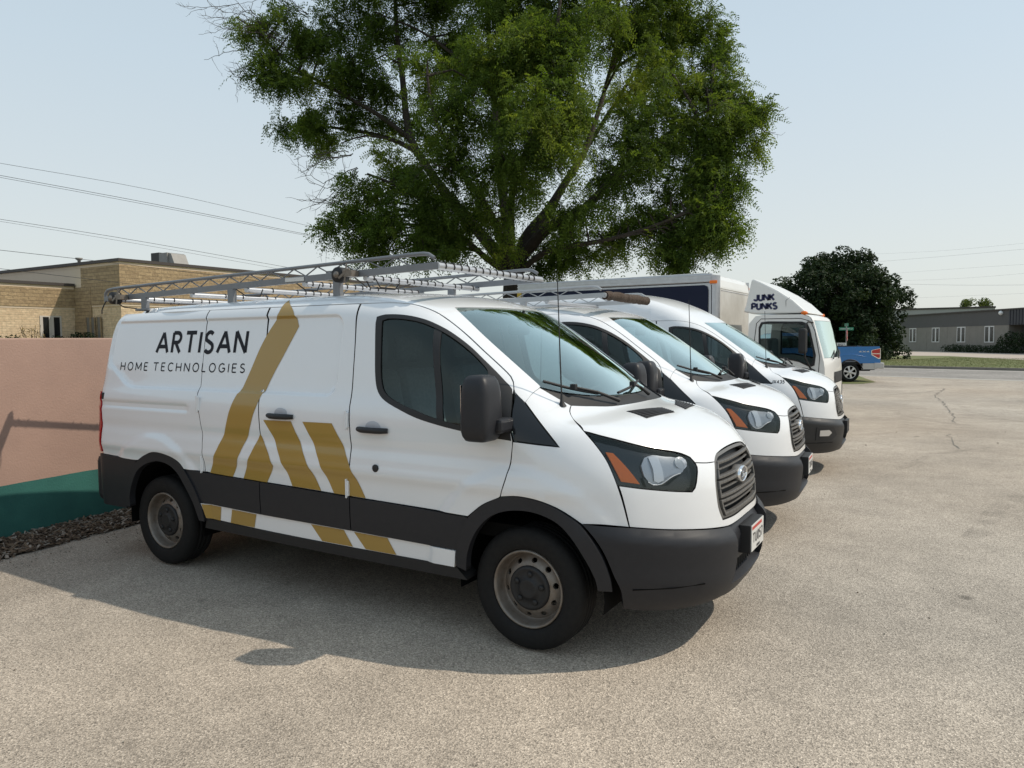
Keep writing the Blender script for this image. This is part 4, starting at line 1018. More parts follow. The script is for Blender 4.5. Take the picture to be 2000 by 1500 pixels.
def side_text(name, f, parent, m, quads, off=.0018, s=-1):
    V = np.array([(p[0], s*1.0, p[1]) for q in quads for p in q]); P = lift(lambda p: f(p)-off, V, (0, s, 0))[0]
    N = grad(f, P); n = len(quads); F = np.arange(4*n).reshape(n, 4)
    me = bpy.data.meshes.new(name); me.from_pydata(P.tolist(), [], F.tolist()); me.materials.append(m); me.update()
    return link(name, me, parent)
def flat_text(name, parent, m, quads, M):
    b = MB()
    for q in quads: b.add([tuple(M @ Vector((p[0], p[1], 0))) for p in q], [(0, 1, 2, 3)])
    return b.build(name, m, parent, recalc=False)

# ------------------------------------------------------------------ the three vans
van1, fL, fcL = build_van('low')
van2 = copy_tree(van1)
van2.location = (-.14, 2.74, 0); van2.rotation_euler = (0, 0, R(3.2))
van3, fM, fcM = build_van('med')
van3.location = (-.20, 6.15, 0); van3.rotation_euler = (0, 0, R(2.4))
GV = 'white vans parked in a row'
tag(van1, 'white low roof van with gold stripes and black ARTISAN lettering, ladder rack on top', 'van', GV)
tag(van2, 'plain white low roof van behind the striped one, dark foam sleeve on its rack', 'van', GV)
tag(van3, 'white raised roof van lettered JX435 with mesh grille, beside the box truck', 'van', GV)
S1 = [(-2.047,2.055),(-2.047,2.018),(-2.056,1.947),(-2.151,1.808),(-2.21,1.705),(-2.272,1.563),(-2.319,1.464),(-2.345,1.407),(-2.375,1.345),(-2.423,1.234),(-2.47,1.109),(-2.53,.996),(-2.594,.878),(-2.635,.801),(-2.385,.793),(-2.335,.876),(-2.272,1.002),(-2.218,1.102),(-2.166,1.234),(-2.122,1.332),(-2.098,1.399),(-2.058,1.491),(-1.952,1.673),(-1.844,1.862),(-1.879,1.926),(-1.925,1.981)]
S2 = [(-2.093,1.12),(-2.150,1.021),(-2.198,.933),(-2.243,.85),(-2.272,.792),(-2.03,.785),(-1.948,.909),(-2.003,1.0),(-2.057,1.069)]
S3 = [(-2.056,1.218),(-1.785,1.221),(-1.725,1.12),(-1.655,1.0),(-1.58,.889),(-1.515,.778),(-1.782,.783),(-1.825,.875),(-1.875,.958),(-1.927,1.045),(-1.973,1.12)]
S4 = [(-1.676,1.224),(-1.411,1.227),(-1.322,1.095),(-1.258,.985),(-1.19,.87),(-1.130,.768),(-1.400,.772),(-1.448,.857),(-1.50,.946),(-1.554,1.04),(-1.604,1.12)]
for P in (S1, S2, S3, S4, [(-2.729,.562),(-2.532,.556),(-2.553,.452),(-2.690,.460)], [(-2.413,.551),(-2.157,.545),(-2.189,.446),(-2.441,.449)], [(-1.623,.540),(-1.329,.538),(-1.259,.436),(-1.53,.437)], [(-1.241,.536),(-.965,.533),(-.9,.434),(-1.15,.435)]):
    side_panel(fL, P, -1, name='gold_stripe', m=GOLD, parent=van1, h=.022, gap=0, off=.0026, flange=0, fine=True, step=.02)
for q in text_quads('ARTISAN', -3.42, 1.665, .185, .030, xs=.92, gap=.30, width=1.075, letters=True): side_text('letter', fL, van1, INK, q)
for q in text_quads('HOME TECHNOLOGIES', -3.862, 1.532, .072, .0095, xs=.95, gap=.46, space=.40, width=1.525, letters=True): side_text('letter', fL, van1, INK, q)
# where the stripes and letters cross the door gaps the film is slit
make_rack(van1)
FOAM = mat('brown_foam', (.075, .05, .035), .9, noise=(40, .6, (.03, .02, .015)), bump=(60, .8, .02))
make_rack(van2, .06, -.055, mat('pale_rack_metal', (.42, .43, .44), .4, metal=.5, noise=(12, .4, (.33, .34, .35))), drums=False, foam=FOAM, cords=False)
side_text('lettering', fM, van3, INK, text_quads('JX435', .212, 1.182, .044, .0075, xs=.95, gap=.28, width=.155))
# number plates
def plate(van, f, txt, red):
    x = 1.046
    b = MB(); b.box((.975, -.165, .50), (x-.004, .165, .665)); br = b.build('plate_bracket', SOFTBLACK, van, bevel=.004)
    MB().box((x-.004, -.152, .508), (x, .152, .662)).build('number_plate', PLATE, br)
    Mx = Matrix(((0, 0, 1, x+.0012), (1, 0, 0, 0), (0, 1, 0, 0), (0, 0, 0, 1)))
    flat_text('plate_number', br, PLATEINK, text_quads(txt, -.125, .548, .066, .011, xs=.62, gap=.22, width=.25), Mx)
    if red:
        MB().box((x, -.14, .634), (x+.0012, .10, .652)).build('plate_band', PLATERED, br)
        MB().box((x, -.03, .514), (x+.0012, .05, .528)).build('plate_sticker', PLATEINK, br)
plate(van1, fL, 'TU057', True); plate(van2, fL, 'TU045', True)
MB().box((1.0, -.165, .50), (1.04, .165, .665)).build('plate_bracket', SOFTBLACK, van3, bevel=.004)
# toll / inspection sticker inside van 1's screen
p = lift(lambda q: fL(q)+.014, np.array([(-.52, .02, 1.9), (-.52, .13, 1.9), (-.46, .13, 1.9), (-.46, .02, 1.9)]), (.57, 0, .82))[0]
b = MB(); b.add([tuple(q) for q in p], [(0, 1, 2, 3)]); b.build('windshield_sticker', PLATE, van1, recalc=False)
# ================================================================== MURAL WALL, MULCH
def wallmat():
    m = bpy.data.materials.new('mural_paint'); m.use_nodes = True; t = m.node_tree; L = t.links; b = t.nodes['Principled BSDF']; b.inputs['Roughness'].default_value = .8
    tc = t.nodes.new('ShaderNodeTexCoord'); sp = t.nodes.new('ShaderNodeSeparateXYZ'); L.new(tc.outputs['Object'], sp.inputs[0])
    n = t.nodes.new('ShaderNodeTexNoise'); n.inputs['Scale'].default_value = 3.5; n.inputs['Detail'].default_value = 8; L.new(tc.outputs['Object'], n.inputs['Vector'])
    gt = t.nodes.new('ShaderNodeMath'); gt.operation = 'GREATER_THAN'; gt.inputs[1].default_value = .505
    wv = t.nodes.new('ShaderNodeMath'); wv.operation = 'MULTIPLY_ADD'; wv.inputs[1].default_value = .012; L.new(n.outputs[0], wv.inputs[0]); L.new(sp.outputs[2], wv.inputs[2]); L.new(wv.outputs[0], gt.inputs[0])
    def mottle(c1, c2):
        x = t.nodes.new('ShaderNodeMix'); x.data_type = 'RGBA'; x.inputs[6].default_value = c1+(1,); x.inputs[7].default_value = c2+(1,)
        r = t.nodes.new('ShaderNodeMapRange'); r.inputs[1].default_value = .35; r.inputs[2].default_value = .7; L.new(n.outputs[0], r.inputs[0]); L.new(r.outputs[0], x.inputs[0]); return x
    p = mottle((.37, .245, .195), (.335, .222, .178)); g = mottle((.028, .135, .115), (.018, .10, .088))
    mx = t.nodes.new('ShaderNodeMix'); mx.data_type = 'RGBA'; L.new(gt.outputs[0], mx.inputs[0]); L.new(g.outputs[2], mx.inputs[6]); L.new(p.outputs[2], mx.inputs[7]); L.new(mx.outputs[2], b.inputs['Base Color'])
    n2 = t.nodes.new('ShaderNodeTexNoise'); n2.inputs['Scale'].default_value = 60; L.new(tc.outputs['Object'], n2.inputs['Vector'])
    bp = t.nodes.new('ShaderNodeBump'); bp.inputs['Strength'].default_value = .25; bp.inputs['Distance'].default_value = .01; L.new(n2.outputs[0], bp.inputs['Height']); L.new(bp.outputs[0], b.inputs['Normal'])
    return m
WT = np.array([-.1165, .9932]); WN = np.array([.9932, .1165]); W0p = np.array([-5.20, -1.29])
def wp(t, n): p = W0p+WT*t+WN*n; return (float(p[0]), float(p[1]))
b = MB(); b.prism([wp(-7, 0), wp(13, 0), wp(13, -.22), wp(-7, -.22)], 2, -.05, 1.81); w = b.build('mural_wall', wallmat(), bevel=.012)
tag(w, 'low wall painted pink above and dark green below, behind the striped van', 'wall')
b = MB(); N_ = 40; rows = [(-.0, .03), (.2, .03), (.38, .02), (.53, -.003)]; rnd = random.Random(3); vs = []
for i in range(N_+1):
    for n_, z in rows: x, y = wp(-7+i*.5, n_+rnd.uniform(-.03, .03)*(n_ > .5)); vs.append((x, y, z+rnd.uniform(-.01, .01)*(z > 0)))
b.add(vs, [(i*4+j, i*4+j+1, i*4+j+5, i*4+j+4) for i in range(N_) for j in range(3)], 0, True); tag(b.build('mulch_bed', SOIL), kind='structure')
rng = np.random.default_rng(8); n = 5200
tt = rng.uniform(-3.5, 2.2, n); nn_ = rng.uniform(.02, .57, n); P = W0p+WT*tt[:, None]+WN*nn_[:, None]
ln = rng.uniform(.012, .05, n); wd = rng.uniform(.004, .012, n); a = rng.uniform(0, np.pi, n); ti = rng.normal(0, .35, n)
D = np.stack([np.cos(a)*np.cos(ti), np.sin(a)*np.cos(ti), np.sin(ti)], 1); S = np.stack([-np.sin(a), np.cos(a), np.zeros(n)], 1); U = np.cross(D, S)
c = np.stack([P[:, 0], P[:, 1], np.interp(nn_, [0, .2, .38, .57], [.032, .032, .025, .006])+rng.uniform(0, .02, n)], 1)
V = np.stack([c+sx*D*ln[:, None]+sy*S*wd[:, None]+sz*U*.003 for sx in (-1, 1) for sy in (-1, 1) for sz in (-1, 1)], 1).reshape(-1, 3)
F = (np.arange(n)[:, None, None]*8+np.array([(0,1,3,2),(4,6,7,5),(0,4,5,1),(2,3,7,6),(0,2,6,4),(1,5,7,3)])[None]).reshape(-1, 4)
CH = [mat('bark_chip_dark', (.07, .048, .033), .9), mat('bark_chip_brown', (.15, .105, .07), .9), mat('bark_chip_grey', (.27, .235, .20), .9)]
tag(fast_mesh('mulch_chips', V, F, CH, mi=np.repeat(rng.choice(3, n, p=[.45, .37, .18]), 6)), kind='stuff')

# ================================================================== BRICK BUILDING (left)
def brickmat(name, c1, c2, mortar, bw, bh, rough=.9, bump=.6):
    m = bpy.data.materials.new(name); m.use_nodes = True; t = m.node_tree; L = t.links; b = t.nodes['Principled BSDF']; b.inputs['Roughness'].default_value = rough
    tc = t.nodes.new('ShaderNodeTexCoord'); sp = t.nodes.new('ShaderNodeSeparateXYZ'); L.new(tc.outputs['Object'], sp.inputs[0])
    ad = t.nodes.new('ShaderNodeMath'); ad.operation = 'ADD'; L.new(sp.outputs[0], ad.inputs[0]); L.new(sp.outputs[1], ad.inputs[1])
    cb = t.nodes.new('ShaderNodeCombineXYZ'); L.new(ad.outputs[0], cb.inputs[0]); L.new(sp.outputs[2], cb.inputs[1])
    br = t.nodes.new('ShaderNodeTexBrick'); br.inputs['Scale'].default_value = 1; br.inputs['Brick Width'].default_value = bw; br.inputs['Row Height'].default_value = bh; br.inputs['Mortar Size'].default_value = .009
    br.inputs['Color1'].default_value = c1+(1,); br.inputs['Color2'].default_value = c2+(1,); br.inputs['Mortar'].default_value = mortar+(1,); L.new(cb.outputs[0], br.inputs['Vector'])
    n = t.nodes.new('ShaderNodeTexNoise'); n.inputs['Scale'].default_value = 5.5; n.inputs['Detail'].default_value = 7; n.inputs['Roughness'].default_value = .7; L.new(tc.outputs['Object'], n.inputs['Vector'])
    r = t.nodes.new('ShaderNodeMapRange'); r.inputs[1].default_value = .3; r.inputs[2].default_value = .7; r.inputs[3].default_value = .72; r.inputs[4].default_value = 1.18; L.new(n.outputs[0], r.inputs[0])
    cc = t.nodes.new('ShaderNodeCombineColor'); [L.new(r.outputs[0], cc.inputs[i]) for i in range(3)]
    mu = t.nodes.new('ShaderNodeMix'); mu.data_type = 'RGBA'; mu.blend_type = 'MULTIPLY'; mu.inputs[0].default_value = 1; L.new(br.outputs[0], mu.inputs[6]); L.new(cc.outputs[0], mu.inputs[7]); L.new(mu.outputs[2], b.inputs['Base Color'])
    hm = t.nodes.new('ShaderNodeMath'); hm.operation = 'SUBTRACT'; L.new(n.outputs[0], hm.inputs[0]); L.new(br.outputs['Fac'], hm.inputs[1])
    bp = t.nodes.new('ShaderNodeBump'); bp.inputs['Strength'].default_value = bump; bp.inputs['Distance'].default_value = .05; L.new(hm.outputs[0], bp.inputs['Height']); L.new(bp.outputs[0], b.inputs['Normal'])
    return m
TAN = brickmat('tan_split_face_block', (.43, .315, .185), (.335, .24, .14), (.30, .225, .145), .4, .2, bump=1.0)
CREAM = brickmat('cream_brick', (.72, .56, .375), (.64, .48, .315), (.56, .45, .31), .4, .13)
STUCCO = mat('beige_stucco', (.66, .54, .42), .9, noise=(1.2, .4, (.60, .49, .37)))
FASCIA = mat('dark_roof_fascia', (.055, .045, .042), .6)
PANE = mat('dark_window_glass', (.012, .014, .017), .08)
WFRAME = mat('pale_window_frame', (.55, .50, .45), .6)
bld = empty('brick_building', (-41, 22, 0)); tag(bld, 'tan and cream brick building with dark roof edge beyond the pink wall', 'building')
def part(b, name, m, bevel=0):
    b.v = [(x+41, y-22, z) for x, y, z in b.v]; return b.build(name, m, bld, bevel=bevel)
CX, CY = -37.8, 19.85; H = 6.45
part(MB().box((-70, CY, 0), (CX, 47, 3.85)), 'wall', CREAM)
part(MB().box((-41.55, CY-.06, 3.95), (CX+.06, 47, 6.13)), 'upper_block_band', TAN)
part(MB().box((-70, CY-.02, 3.85), (-41.55, 47, 6.13)), 'stucco_wall', STUCCO)
part(MB().box((-70, CY-.03, 6.13), (CX+.03, 47, 6.30)), 'coping', STUCCO)
part(MB().box((-70, CY-.12, 6.30), (CX+.12, 47, 6.47)), 'roof', FASCIA)
part(MB().box((-41.6, CY-.035, 3.85), (CX+.035, 47, 3.95)), 'band_course', STUCCO)
part(MB().box((-42.3, CY-.075, 2.2), (-40.6, CY, 5.02)), 'block_return', TAN)
# lower wing in front of the shaded side
WX = -42.3
part(MB().box((-60, -10, 0), (WX, CY-.08, 3.75)), 'wing_wall', CREAM)
part(MB().box((-60, -10, 3.86), (WX+.05, CY-.08, 4.93)), 'wing_block_band', TAN)
part(MB().box((-60, -10, 3.75), (WX+.02, CY-.08, 3.86)), 'wing_course', STUCCO)
part(MB().box((-60, -10, 4.93), (WX+.03, CY-.08, 5.1)), 'wing_coping', STUCCO)
part(MB().box((-60, -10, 5.1), (WX+.12, CY-.08, 5.26)), 'wing_roof', FASCIA)
for y0, y1 in ((17.97, 18.30), (18.56, 18.90), (13.2, 13.55), (13.8, 14.15)):
    fr = part(MB().box((WX, y0-.16, 1.0), (WX+.035, y0, 3.36)).box((WX, y1, 1.0), (WX+.035, y1+.09, 3.36)).box((WX, y0, 3.29), (WX+.035, y1, 3.36)), 'window', WFRAME)
    o = part(MB().box((WX, y0, 1.0), (WX+.012, y1, 3.29)), 'pane', PANE); o.parent = fr
for x0, x1 in ((-41.08, -40.75), (-40.6, -40.28), (-40.0, -39.68)):
    fr = part(MB().box((x0-.06, CY-.12, 1.0), (x0, CY-.078, 3.3)).box((x1, CY-.12, 1.0), (x1+.06, CY-.078, 3.3)), 'window', TAN)
    o = part(MB().box((x0, CY-.09, 1.0), (x1, CY-.078, 3.27)), 'pane', mat('curtained_glass', (.17, .16, .145), .3) if 'curtained_glass' not in MATS else MATS['curtained_glass']); o.parent = fr
# on the roof
hv = empty('rooftop_unit', (-40, 24.4, 6.47)); tag(hv, 'grey rooftop air unit on the tan brick building', 'air conditioner', 'units on the brick building roof')
HG = mat('hvac_grey', (.30, .29, .27), .6, noise=(3, .3, None)); HD = mat('hvac_dark', (.06, .058, .055), .7)
MB().box((-.9, -.6, 0), (-.1, .6, .85)).build('coil_section', HD, hv); MB().box((-.095, -.6, 0), (.7, .6, .80)).build('cabinet', HG, hv)
MB().prism([(.705, 0), (1.3, 0), (.95, .72), (.705, .78)], 1, -.5, .5).build('hood', HG, hv)
h2 = empty('rooftop_unit', (-40.2, 39.5, 6.47)); tag(h2, 'second grey rooftop unit farther along the brick building roof, above the van rack', 'air conditioner', 'units on the brick building roof')
MB().box((-.9, -.6, 0), (-.1, .6, .85)).build('coil_section', HD, h2); MB().box((-.095, -1.4, 0), (.7, .6, .80)).build('cabinet', HG, h2)
b = MB(); b.lathe([(.0005, 0), (.09, 0), (.09, .28), (.2, .36), (.2, .44), (.0005, .46)], 14, M=Matrix.Translation((-43.1, 20.6, 6.45)) @ Matrix.Rotation(R(90), 4, 'X'))
tag(b.build('roof_vent', HG), 'small capped vent pipe on the roof edge of the brick building', 'vent pipe')

# ================================================================== GREY BUILDING (right)
GA = Vector((-3.89, 99.16, .1)); gu = Vector((.50570817, -.86270461, 0)); gn = Vector((gu.y, -gu.x, 0))  # gn points to the viewer? fixed below
if (Vector(CAM.tolist())-GA).dot(gn) < 0: gn = -gn
gb = empty('grey_building', GA); tag(gb, 'long low grey block building with paired narrow windows across the street', 'building')
def gbox(s0, s1, n0, n1, z0, z1, name, m, parent=None):
    b = MB(); vs = []
    for s in (s0, s1):
        for nn in (n0, n1):
            for z in (z0, z1): p = gu*s+gn*nn; vs.append((p.x, p.y, z))
    b.add(vs, [(0, 1, 3, 2), (4, 6, 7, 5), (0, 4, 5, 1), (2, 3, 7, 6), (0, 2, 6, 4), (1, 5, 7, 3)]); return b.build(name, m, parent or gb)
GBLK = mat('grey_block', (.25, .232, .205), .9, noise=(1.6, .5, (.19, .176, .155)), bump=(9, .5, .05)); GDARK = mat('dark_grey_brick', (.105, .102, .10), .9, noise=(2, .4, (.085, .083, .082)), bump=(12, .4, .03))
WTRIM = mat('white_window_trim', (.66, .65, .63), .6); NAVYM = mat('dark_standing_seam', (.030, .031, .042), .5)
gbox(0, 20.4, -30, 0, 0, 2.73, 'wall', GBLK); gbox(-.02, 20.4, -30, .02, 2.73, 4.2, 'upper_wall', GDARK); gbox(-.2, 60, -30, .15, 4.2, 4.32, 'roof', FASCIA)
for s in np.arange(0, 20.4, 2.04): gbox(s, s+1.98, .0, .012, .06, 2.70, 'block_panel', GBLK)
gbox(20.42, 60, -30, .05, 2.73, 4.2, 'metal_wall', NAVYM); gbox(20.42, 60, -30, -1.2, 0, 2.73, 'recessed_wall', GDARK)
for s in np.arange(20.6, 26, .42): gbox(s, s+.05, .05, .09, 2.74, 4.19, 'seam_rib', NAVYM)
for s0 in (2.3, 7.18, 12.0, 16.75):
    fr = gbox(s0, s0+1.5, .015, .05, 1.03, 1.12, 'window', WTRIM)
    for a, c in ((0, .09), (.64, .86), (1.41, 1.5)): gbox(s0+a, s0+c, .015, .055, 1.12, 2.60, 'frame', WTRIM, fr)
    gbox(s0, s0+1.5, .015, .052, 2.60, 2.69, 'frame', WTRIM, fr)
    for a, c in ((.09, .64), (.86, 1.41)): gbox(s0+a, s0+c, .015, .03, 1.12, 2.60, 'pane', PANE, fr)
p = GA+gu*19.4+gn*.15; b = MB(); b.lathe([(.0005, -.16), (.16, -.13), (.22, 0), (.16, .13), (.0005, .16)], 14, M=Matrix.Translation((p.x-GA.x, p.y-GA.y, 3.92))); b.build('wall_lamp', mat('lamp_white', (.85, .85, .84), .3), gb)
p = GA+gu*3-Vector((gn.x, gn.y, 0))*34
bb = empty('far_building', (-2, 134, 0)); tag(bb, 'pale grey flat roofed building showing over the roof of the grey block building', 'building')
b = MB(); b.box((-9, -6, 0), (9, 12, 6.0)); b.build('wall', mat('pale_grey_wall', (.36, .36, .35), .9, noise=(.5, .4, (.30, .30, .29))), bb); MB().box((-9.1, -6.1, 6.0), (9.1, 12, 6.25)).build('roof', FASCIA, bb)

# ================================================================== BOX TRUCK
tr = empty('box_truck', (0, 9.3, 0)); tag(tr, 'white cab over box truck with JUNK PUNKS roof fairing and navy side panel', 'truck')
TW = mat('truck_white', (.76, .755, .73), .28, coat=.4, noise=(1.3, .25, (.66, .65, .61))); NAVY = mat('navy_sign_panel', (.006, .010, .030), .55, spec=.2, noise=(2, .5, (.010, .015, .037)))
BOXM = mat('weathered_box_front', (.62, .61, .58), .5, noise=(1.1, .8, (.42, .40, .36))); YEL = mat('yellow_strip', (.48, .33, .045), .6); WOODF = mat('bed_underside', (.02, .02, .02), .9)
NAVYINK = mat('navy_lettering', (.012, .016, .075), .4)
def tp(b, name, m, parent=None, bevel=0): return b.build(name, m, parent or tr, bevel=bevel)
XF, XB, ZT, ZB = -1.72, -6.0, 2.98, .95; w0, w1 = -.12, 2.32
body = tp(MB().box((XB, w0+.02, ZB), (XF-.14, w1-.02, ZT-.2)), 'cargo_box', ALU)
# rounded front cap and roof
rc = [(XB, ZT-.2), (XB, ZT-.02), (XF-.30, ZT), (XF-.18, ZT-.015), (XF-.07, ZT-.06), (XF-.015, ZT-.14), (XF, ZT-.26)]
b = MB(); b.prism(rc+[(XF, ZT-.30), (XF-.1, ZT-.30), (XF-.14, ZT-.2)], 1, w0+.12, w1-.12); tp(b, 'box_roof', TW, bevel=.01)
tp(MB().box((XF-.12, w0+.12, ZB), (XF, w1-.12, ZT-.305)), 'box_front', BOXM)
for y, s in ((w0+.12, -1), (w1-.12, 1)):
    a = np.linspace(R(-90), 0, 8) if s < 0 else np.linspace(0, R(90), 8)
    b = MB(); poly = [(XF-.12+.12*math.cos(t), y+.12*math.sin(t)) for t in a]; poly = poly+[(XF-.14, y)] if s < 0 else poly+[(XF-.14, y)]
    b.prism(poly, 2, ZB, ZT-.24); tp(b, 'corner_post', ALU)
    b = MB(); q = [(XF-.12+.12*math.cos(t), y+.12*math.sin(t)) for t in a]
    b.prism(q+[(XF-.3, y-.0)], 2, ZT-.24, ZT-.06); tp(b, 'corner_cap', ALU)
    yy = w0 if s < 0 else w1
    tp(MB().box((XB, min(yy, yy+s*-.12), ZT-.19), (XF-.12, max(yy, yy+s*-.12), ZT-.025)), 'top_rail', ALU, bevel=.02)
    b = MB(); [b.box((XB, min(yy-s*.001, yy+s*.008), ZT-.19+dz), (XF-.14, max(yy-s*.001, yy+s*.008), ZT-.178+dz)) for dz in (0.02, .075, .13)]; tp(b, 'rail_rib', ALU)
    am = tp(MB().box((XF-.16, min(yy, yy+s*.03), ZT-.215), (XF-.02, max(yy, yy+s*.03), ZT-.155), bev=.012), 'marker_lamp', AMBER)
    poly = [(XB+.14, 1.05), (XF-.22, 1.05), (XF-.19, 1.1), (XF-.19, ZT-.33), (XF-.205, ZT-.265), (XF-.26, ZT-.235), (XB+.14, ZT-.235)]
    b = MB(); b.prism(poly, 1, yy+s*-.03, yy+s*.006); tp(b, 'sign_panel', NAVY)
    tp(MB().box((XB-.0, min(yy, yy+s*.012), 1.0), (XB+.10, max(yy, yy+s*.012), ZT-.22)), 'edge_strip', YEL)
b = MB()
for i in range(30): b.lathe([(.0005, -.006), (.012, -.004), (.012, .004), (.0005, .006)], 8, M=Matrix.Translation((XF+.002, w0+.2+i*.07, ZT-.33)) @ Matrix.Rotation(R(90), 4, 'Z'))
tp(b, 'rivet_row', ALU)
tp(MB().box((XB+.2, .3, .55), (-.2, .55, .9)).box((XB+.2, 1.65, .55), (-.2, 1.9, .9)), 'chassis_rail', DARKVOID)
# cab
side = [(-1.22,.70),(-1.22,1.7),(-1.19,2.02),(-1.08,2.15),(-.9,2.175),(-.28,2.165),(-.16,2.12),(-.085,2.0),(.055,1.45),(.095,1.25),(.10,.95),(.10,.50),(-.12,.50),(-.20,.75),(-.36,.90),(-.60,.93),(-.80,.86),(-.93,.70)]
win = [(-1.02,1.42),(-1.02,1.95),(-.98,2.04),(-.86,2.055),(-.28,2.04),(-.19,2.00),(-.145,1.90),(-.045,1.45),(-.065,1.27),(-.14,1.24),(-.33,1.33),(-.75,1.42)]
def plate_solid(b, outer, holes, y0, y1, mi=0):
    loops = [np.array(outer, float)]+[np.array(h, float) for h in holes]; V2, F, bl = tri2d(loops, .12)
    b.add([(p[0], y0, p[1]) for p in V2], [tuple(t) for t in F], mi); b.add([(p[0], y1, p[1]) for p in V2], [tuple(t) for t in F], mi)
    for l in bl: n = len(l); b.add([(V2[j][0], y, V2[j][1]) for y in (y0, y1) for j in l], [(i, (i+1) % n, n+(i+1) % n, n+i) for i in range(n)], mi)
    return b
for s, y0, y1 in ((-1, 0, .05), (1, 1.95, 2.0)):
    yo = y0 if s < 0 else y1
    cs = tp(plate_solid(MB(), side, [win], y0, y1), 'cab_side', TW)
    ins = [(p[0]*.93-.045, 1.66+(p[1]-1.66)*.90) for p in win]
    tp(plate_solid(MB(), win, [ins], yo-.004*(-s)-.002, yo+.004*(-s)+.03*(-s)), 'window_frame', SOFTBLACK, cs)
    yg = yo+.02*(-s); b = MB(); b.add([(x, yg, z) for x, z in win], [tuple(range(len(win)))]); tp(b, 'window_pane', SIDEGLASS, cs)
    b = MB(); yy = yo+s*.001
    b.tube([(-1.09,yy,.95),(-1.09,yy,1.75),(-1.06,yy,2.02),(-.98,yy,2.10),(-.3,yy,2.095),(-.14,yy,2.04),(-.07,yy,1.88),(.015,yy,1.42),(-.01,yy,.95)], .006, 4); tp(b, 'door_gap', DARKVOID, cs)
    b = MB(); b.tube([(-.70,yo+s*.018,1.15),(-.52,yo+s*.018,1.15)], .018, 8); tp(b, 'door_handle', SOFTBLACK, cs)
    b = MB(); b.box((-.30, min(yo+s*.08, yo+s*.27), 1.48), (-.17, max(yo+s*.08, yo+s*.27), 1.92), bev=.04); mr = tp(b, 'wing_mirror', SOFTBLACK)
    b = MB(); b.tube([(-.10,yo+s*.01,2.02),(-.16,yo+s*.10,2.03),(-.2,yo+s*.16,1.98),(-.2,yo+s*.16,1.42),(-.12,yo+s*.08,1.22),(-.06,yo+s*.01,1.18)], .016, 8); tp(b, 'mirror_arm', SOFTBLACK, mr)
# curved front: screen, nose, roof (bowed in plan)
def bowed(profile, name, m, y0=.0, y1=2.0, bow=.10, parent=None, n=13, off=0.0):
    ys = np.linspace(y0, y1, n); vs = []
    for y in ys:
        k = (y-1.0)/1.0; dx = -bow*abs(k)**3+off
        for x, z in profile: vs.append((x+bow*.98+dx-.0, y, z))
    m_ = len(profile); fs = [(i*m_+j, (i+1)*m_+j, (i+1)*m_+j+1, i*m_+j+1) for i in range(n-1) for j in range(m_-1)]
    b = MB(); b.add(vs, fs, 0, True); return tp(b, name, m, parent)
bowed([(.065,1.40),(.03,1.55),(-.04,1.8),(-.105,2.05)], 'windshield', WSGLASS, .06, 1.94)
bowed([(-.107,2.055),(-.13,2.10),(-.17,2.135),(-.28,2.168),(-.9,2.176),(-1.19,2.02)], 'cab_roof', TW)
bowed([(.067,1.395),(.085,1.33),(.10,1.22),(.105,1.0),(.10,.62)], 'front_panel', TW)
for y0, y1 in ((.0, .06), (1.94, 2.0)): bowed([(.066,1.397),(.03,1.55),(-.04,1.8),(-.106,2.053)], 'screen_pillar', TW, y0, y1, n=4)
bowed([(.11,.62),(.14,.58),(.14,.36),(.10,.32)], 'front_bumper', TW)
bowed([(.104,1.14),(.108,1.10),(.108,.98),(.104,.94)], 'cab_grille', SOFTBLACK, .5, 1.5, off=.003)
b = MB(); [b.box((.196, .5+i*.30, 1.02), (.206, .62+i*.30, 1.07)) for i in range(3)]; tp(b, 'front_letters', SOFTBLACK)
for y0, y1 in ((.06, .34), (1.66, 1.94)): bowed([(.108,.90),(.112,.86),(.112,.70),(.106,.66)], 'headlight', REFL, y0, y1, n=4, off=.006)
for y in (.45, 1.15): b = MB(); b.tube([(.18,y,1.38),(.16,y+.25,1.46),(.13,y+.42,1.52)], .012, 5); tp(b, 'wiper', SOFTBLACK)
tp(MB().box((-1.2, .06, .62), (-.0, 1.94, 1.05)).box((-1.18, .15, 1.05), (-1.02, .8, 1.75), bev=.05).box((-1.18, 1.1, 1.05), (-1.02, 1.8, 1.75), bev=.05), 'cab_seats', DASH)
tp(MB().box((-1.22, .05, 1.06), (-1.19, 1.95, 1.45)), 'cab_back', TW)
tp(MB().box((-.18, .08, 1.05), (.10, 1.92, 1.30), bev=.04), 'dashboard', SOFTBLACK)
# roof fairing
fair = [(-1.30,2.235),(-1.26,2.34),(-1.165,2.80),(-1.12,2.825),(-.96,2.745),(-.70,2.60),(-.44,2.42),(-.28,2.265),(-.20,2.19),(-1.12,2.19)]
ff = tp(MB().prism(fair, 1, .02, 1.98), 'roof_fairing', TW, bevel=.05)
b = MB(); b.tube([(-.56,.03,2.20),(-.56,.015,2.42),(-.50,.03,2.47)], .004, 4); tp(b, 'fairing_seam', SOFTBLACK, ff)
Mx = Matrix(((1, 0, 0, 0), (0, 0, 1, .014), (0, 1, 0, 0), (0, 0, 0, 1)))
for q in text_quads('JUNK', -1.125, 2.415, .14, .036, xs=.72, gap=.13, width=.38, letters=True): flat_text('letter', ff, NAVYINK, q, Mx)
for q in text_quads('PUNKS', -1.165, 2.258, .14, .036, xs=.72, gap=.13, width=.47, letters=True): flat_text('letter', ff, NAVYINK, q, Mx)
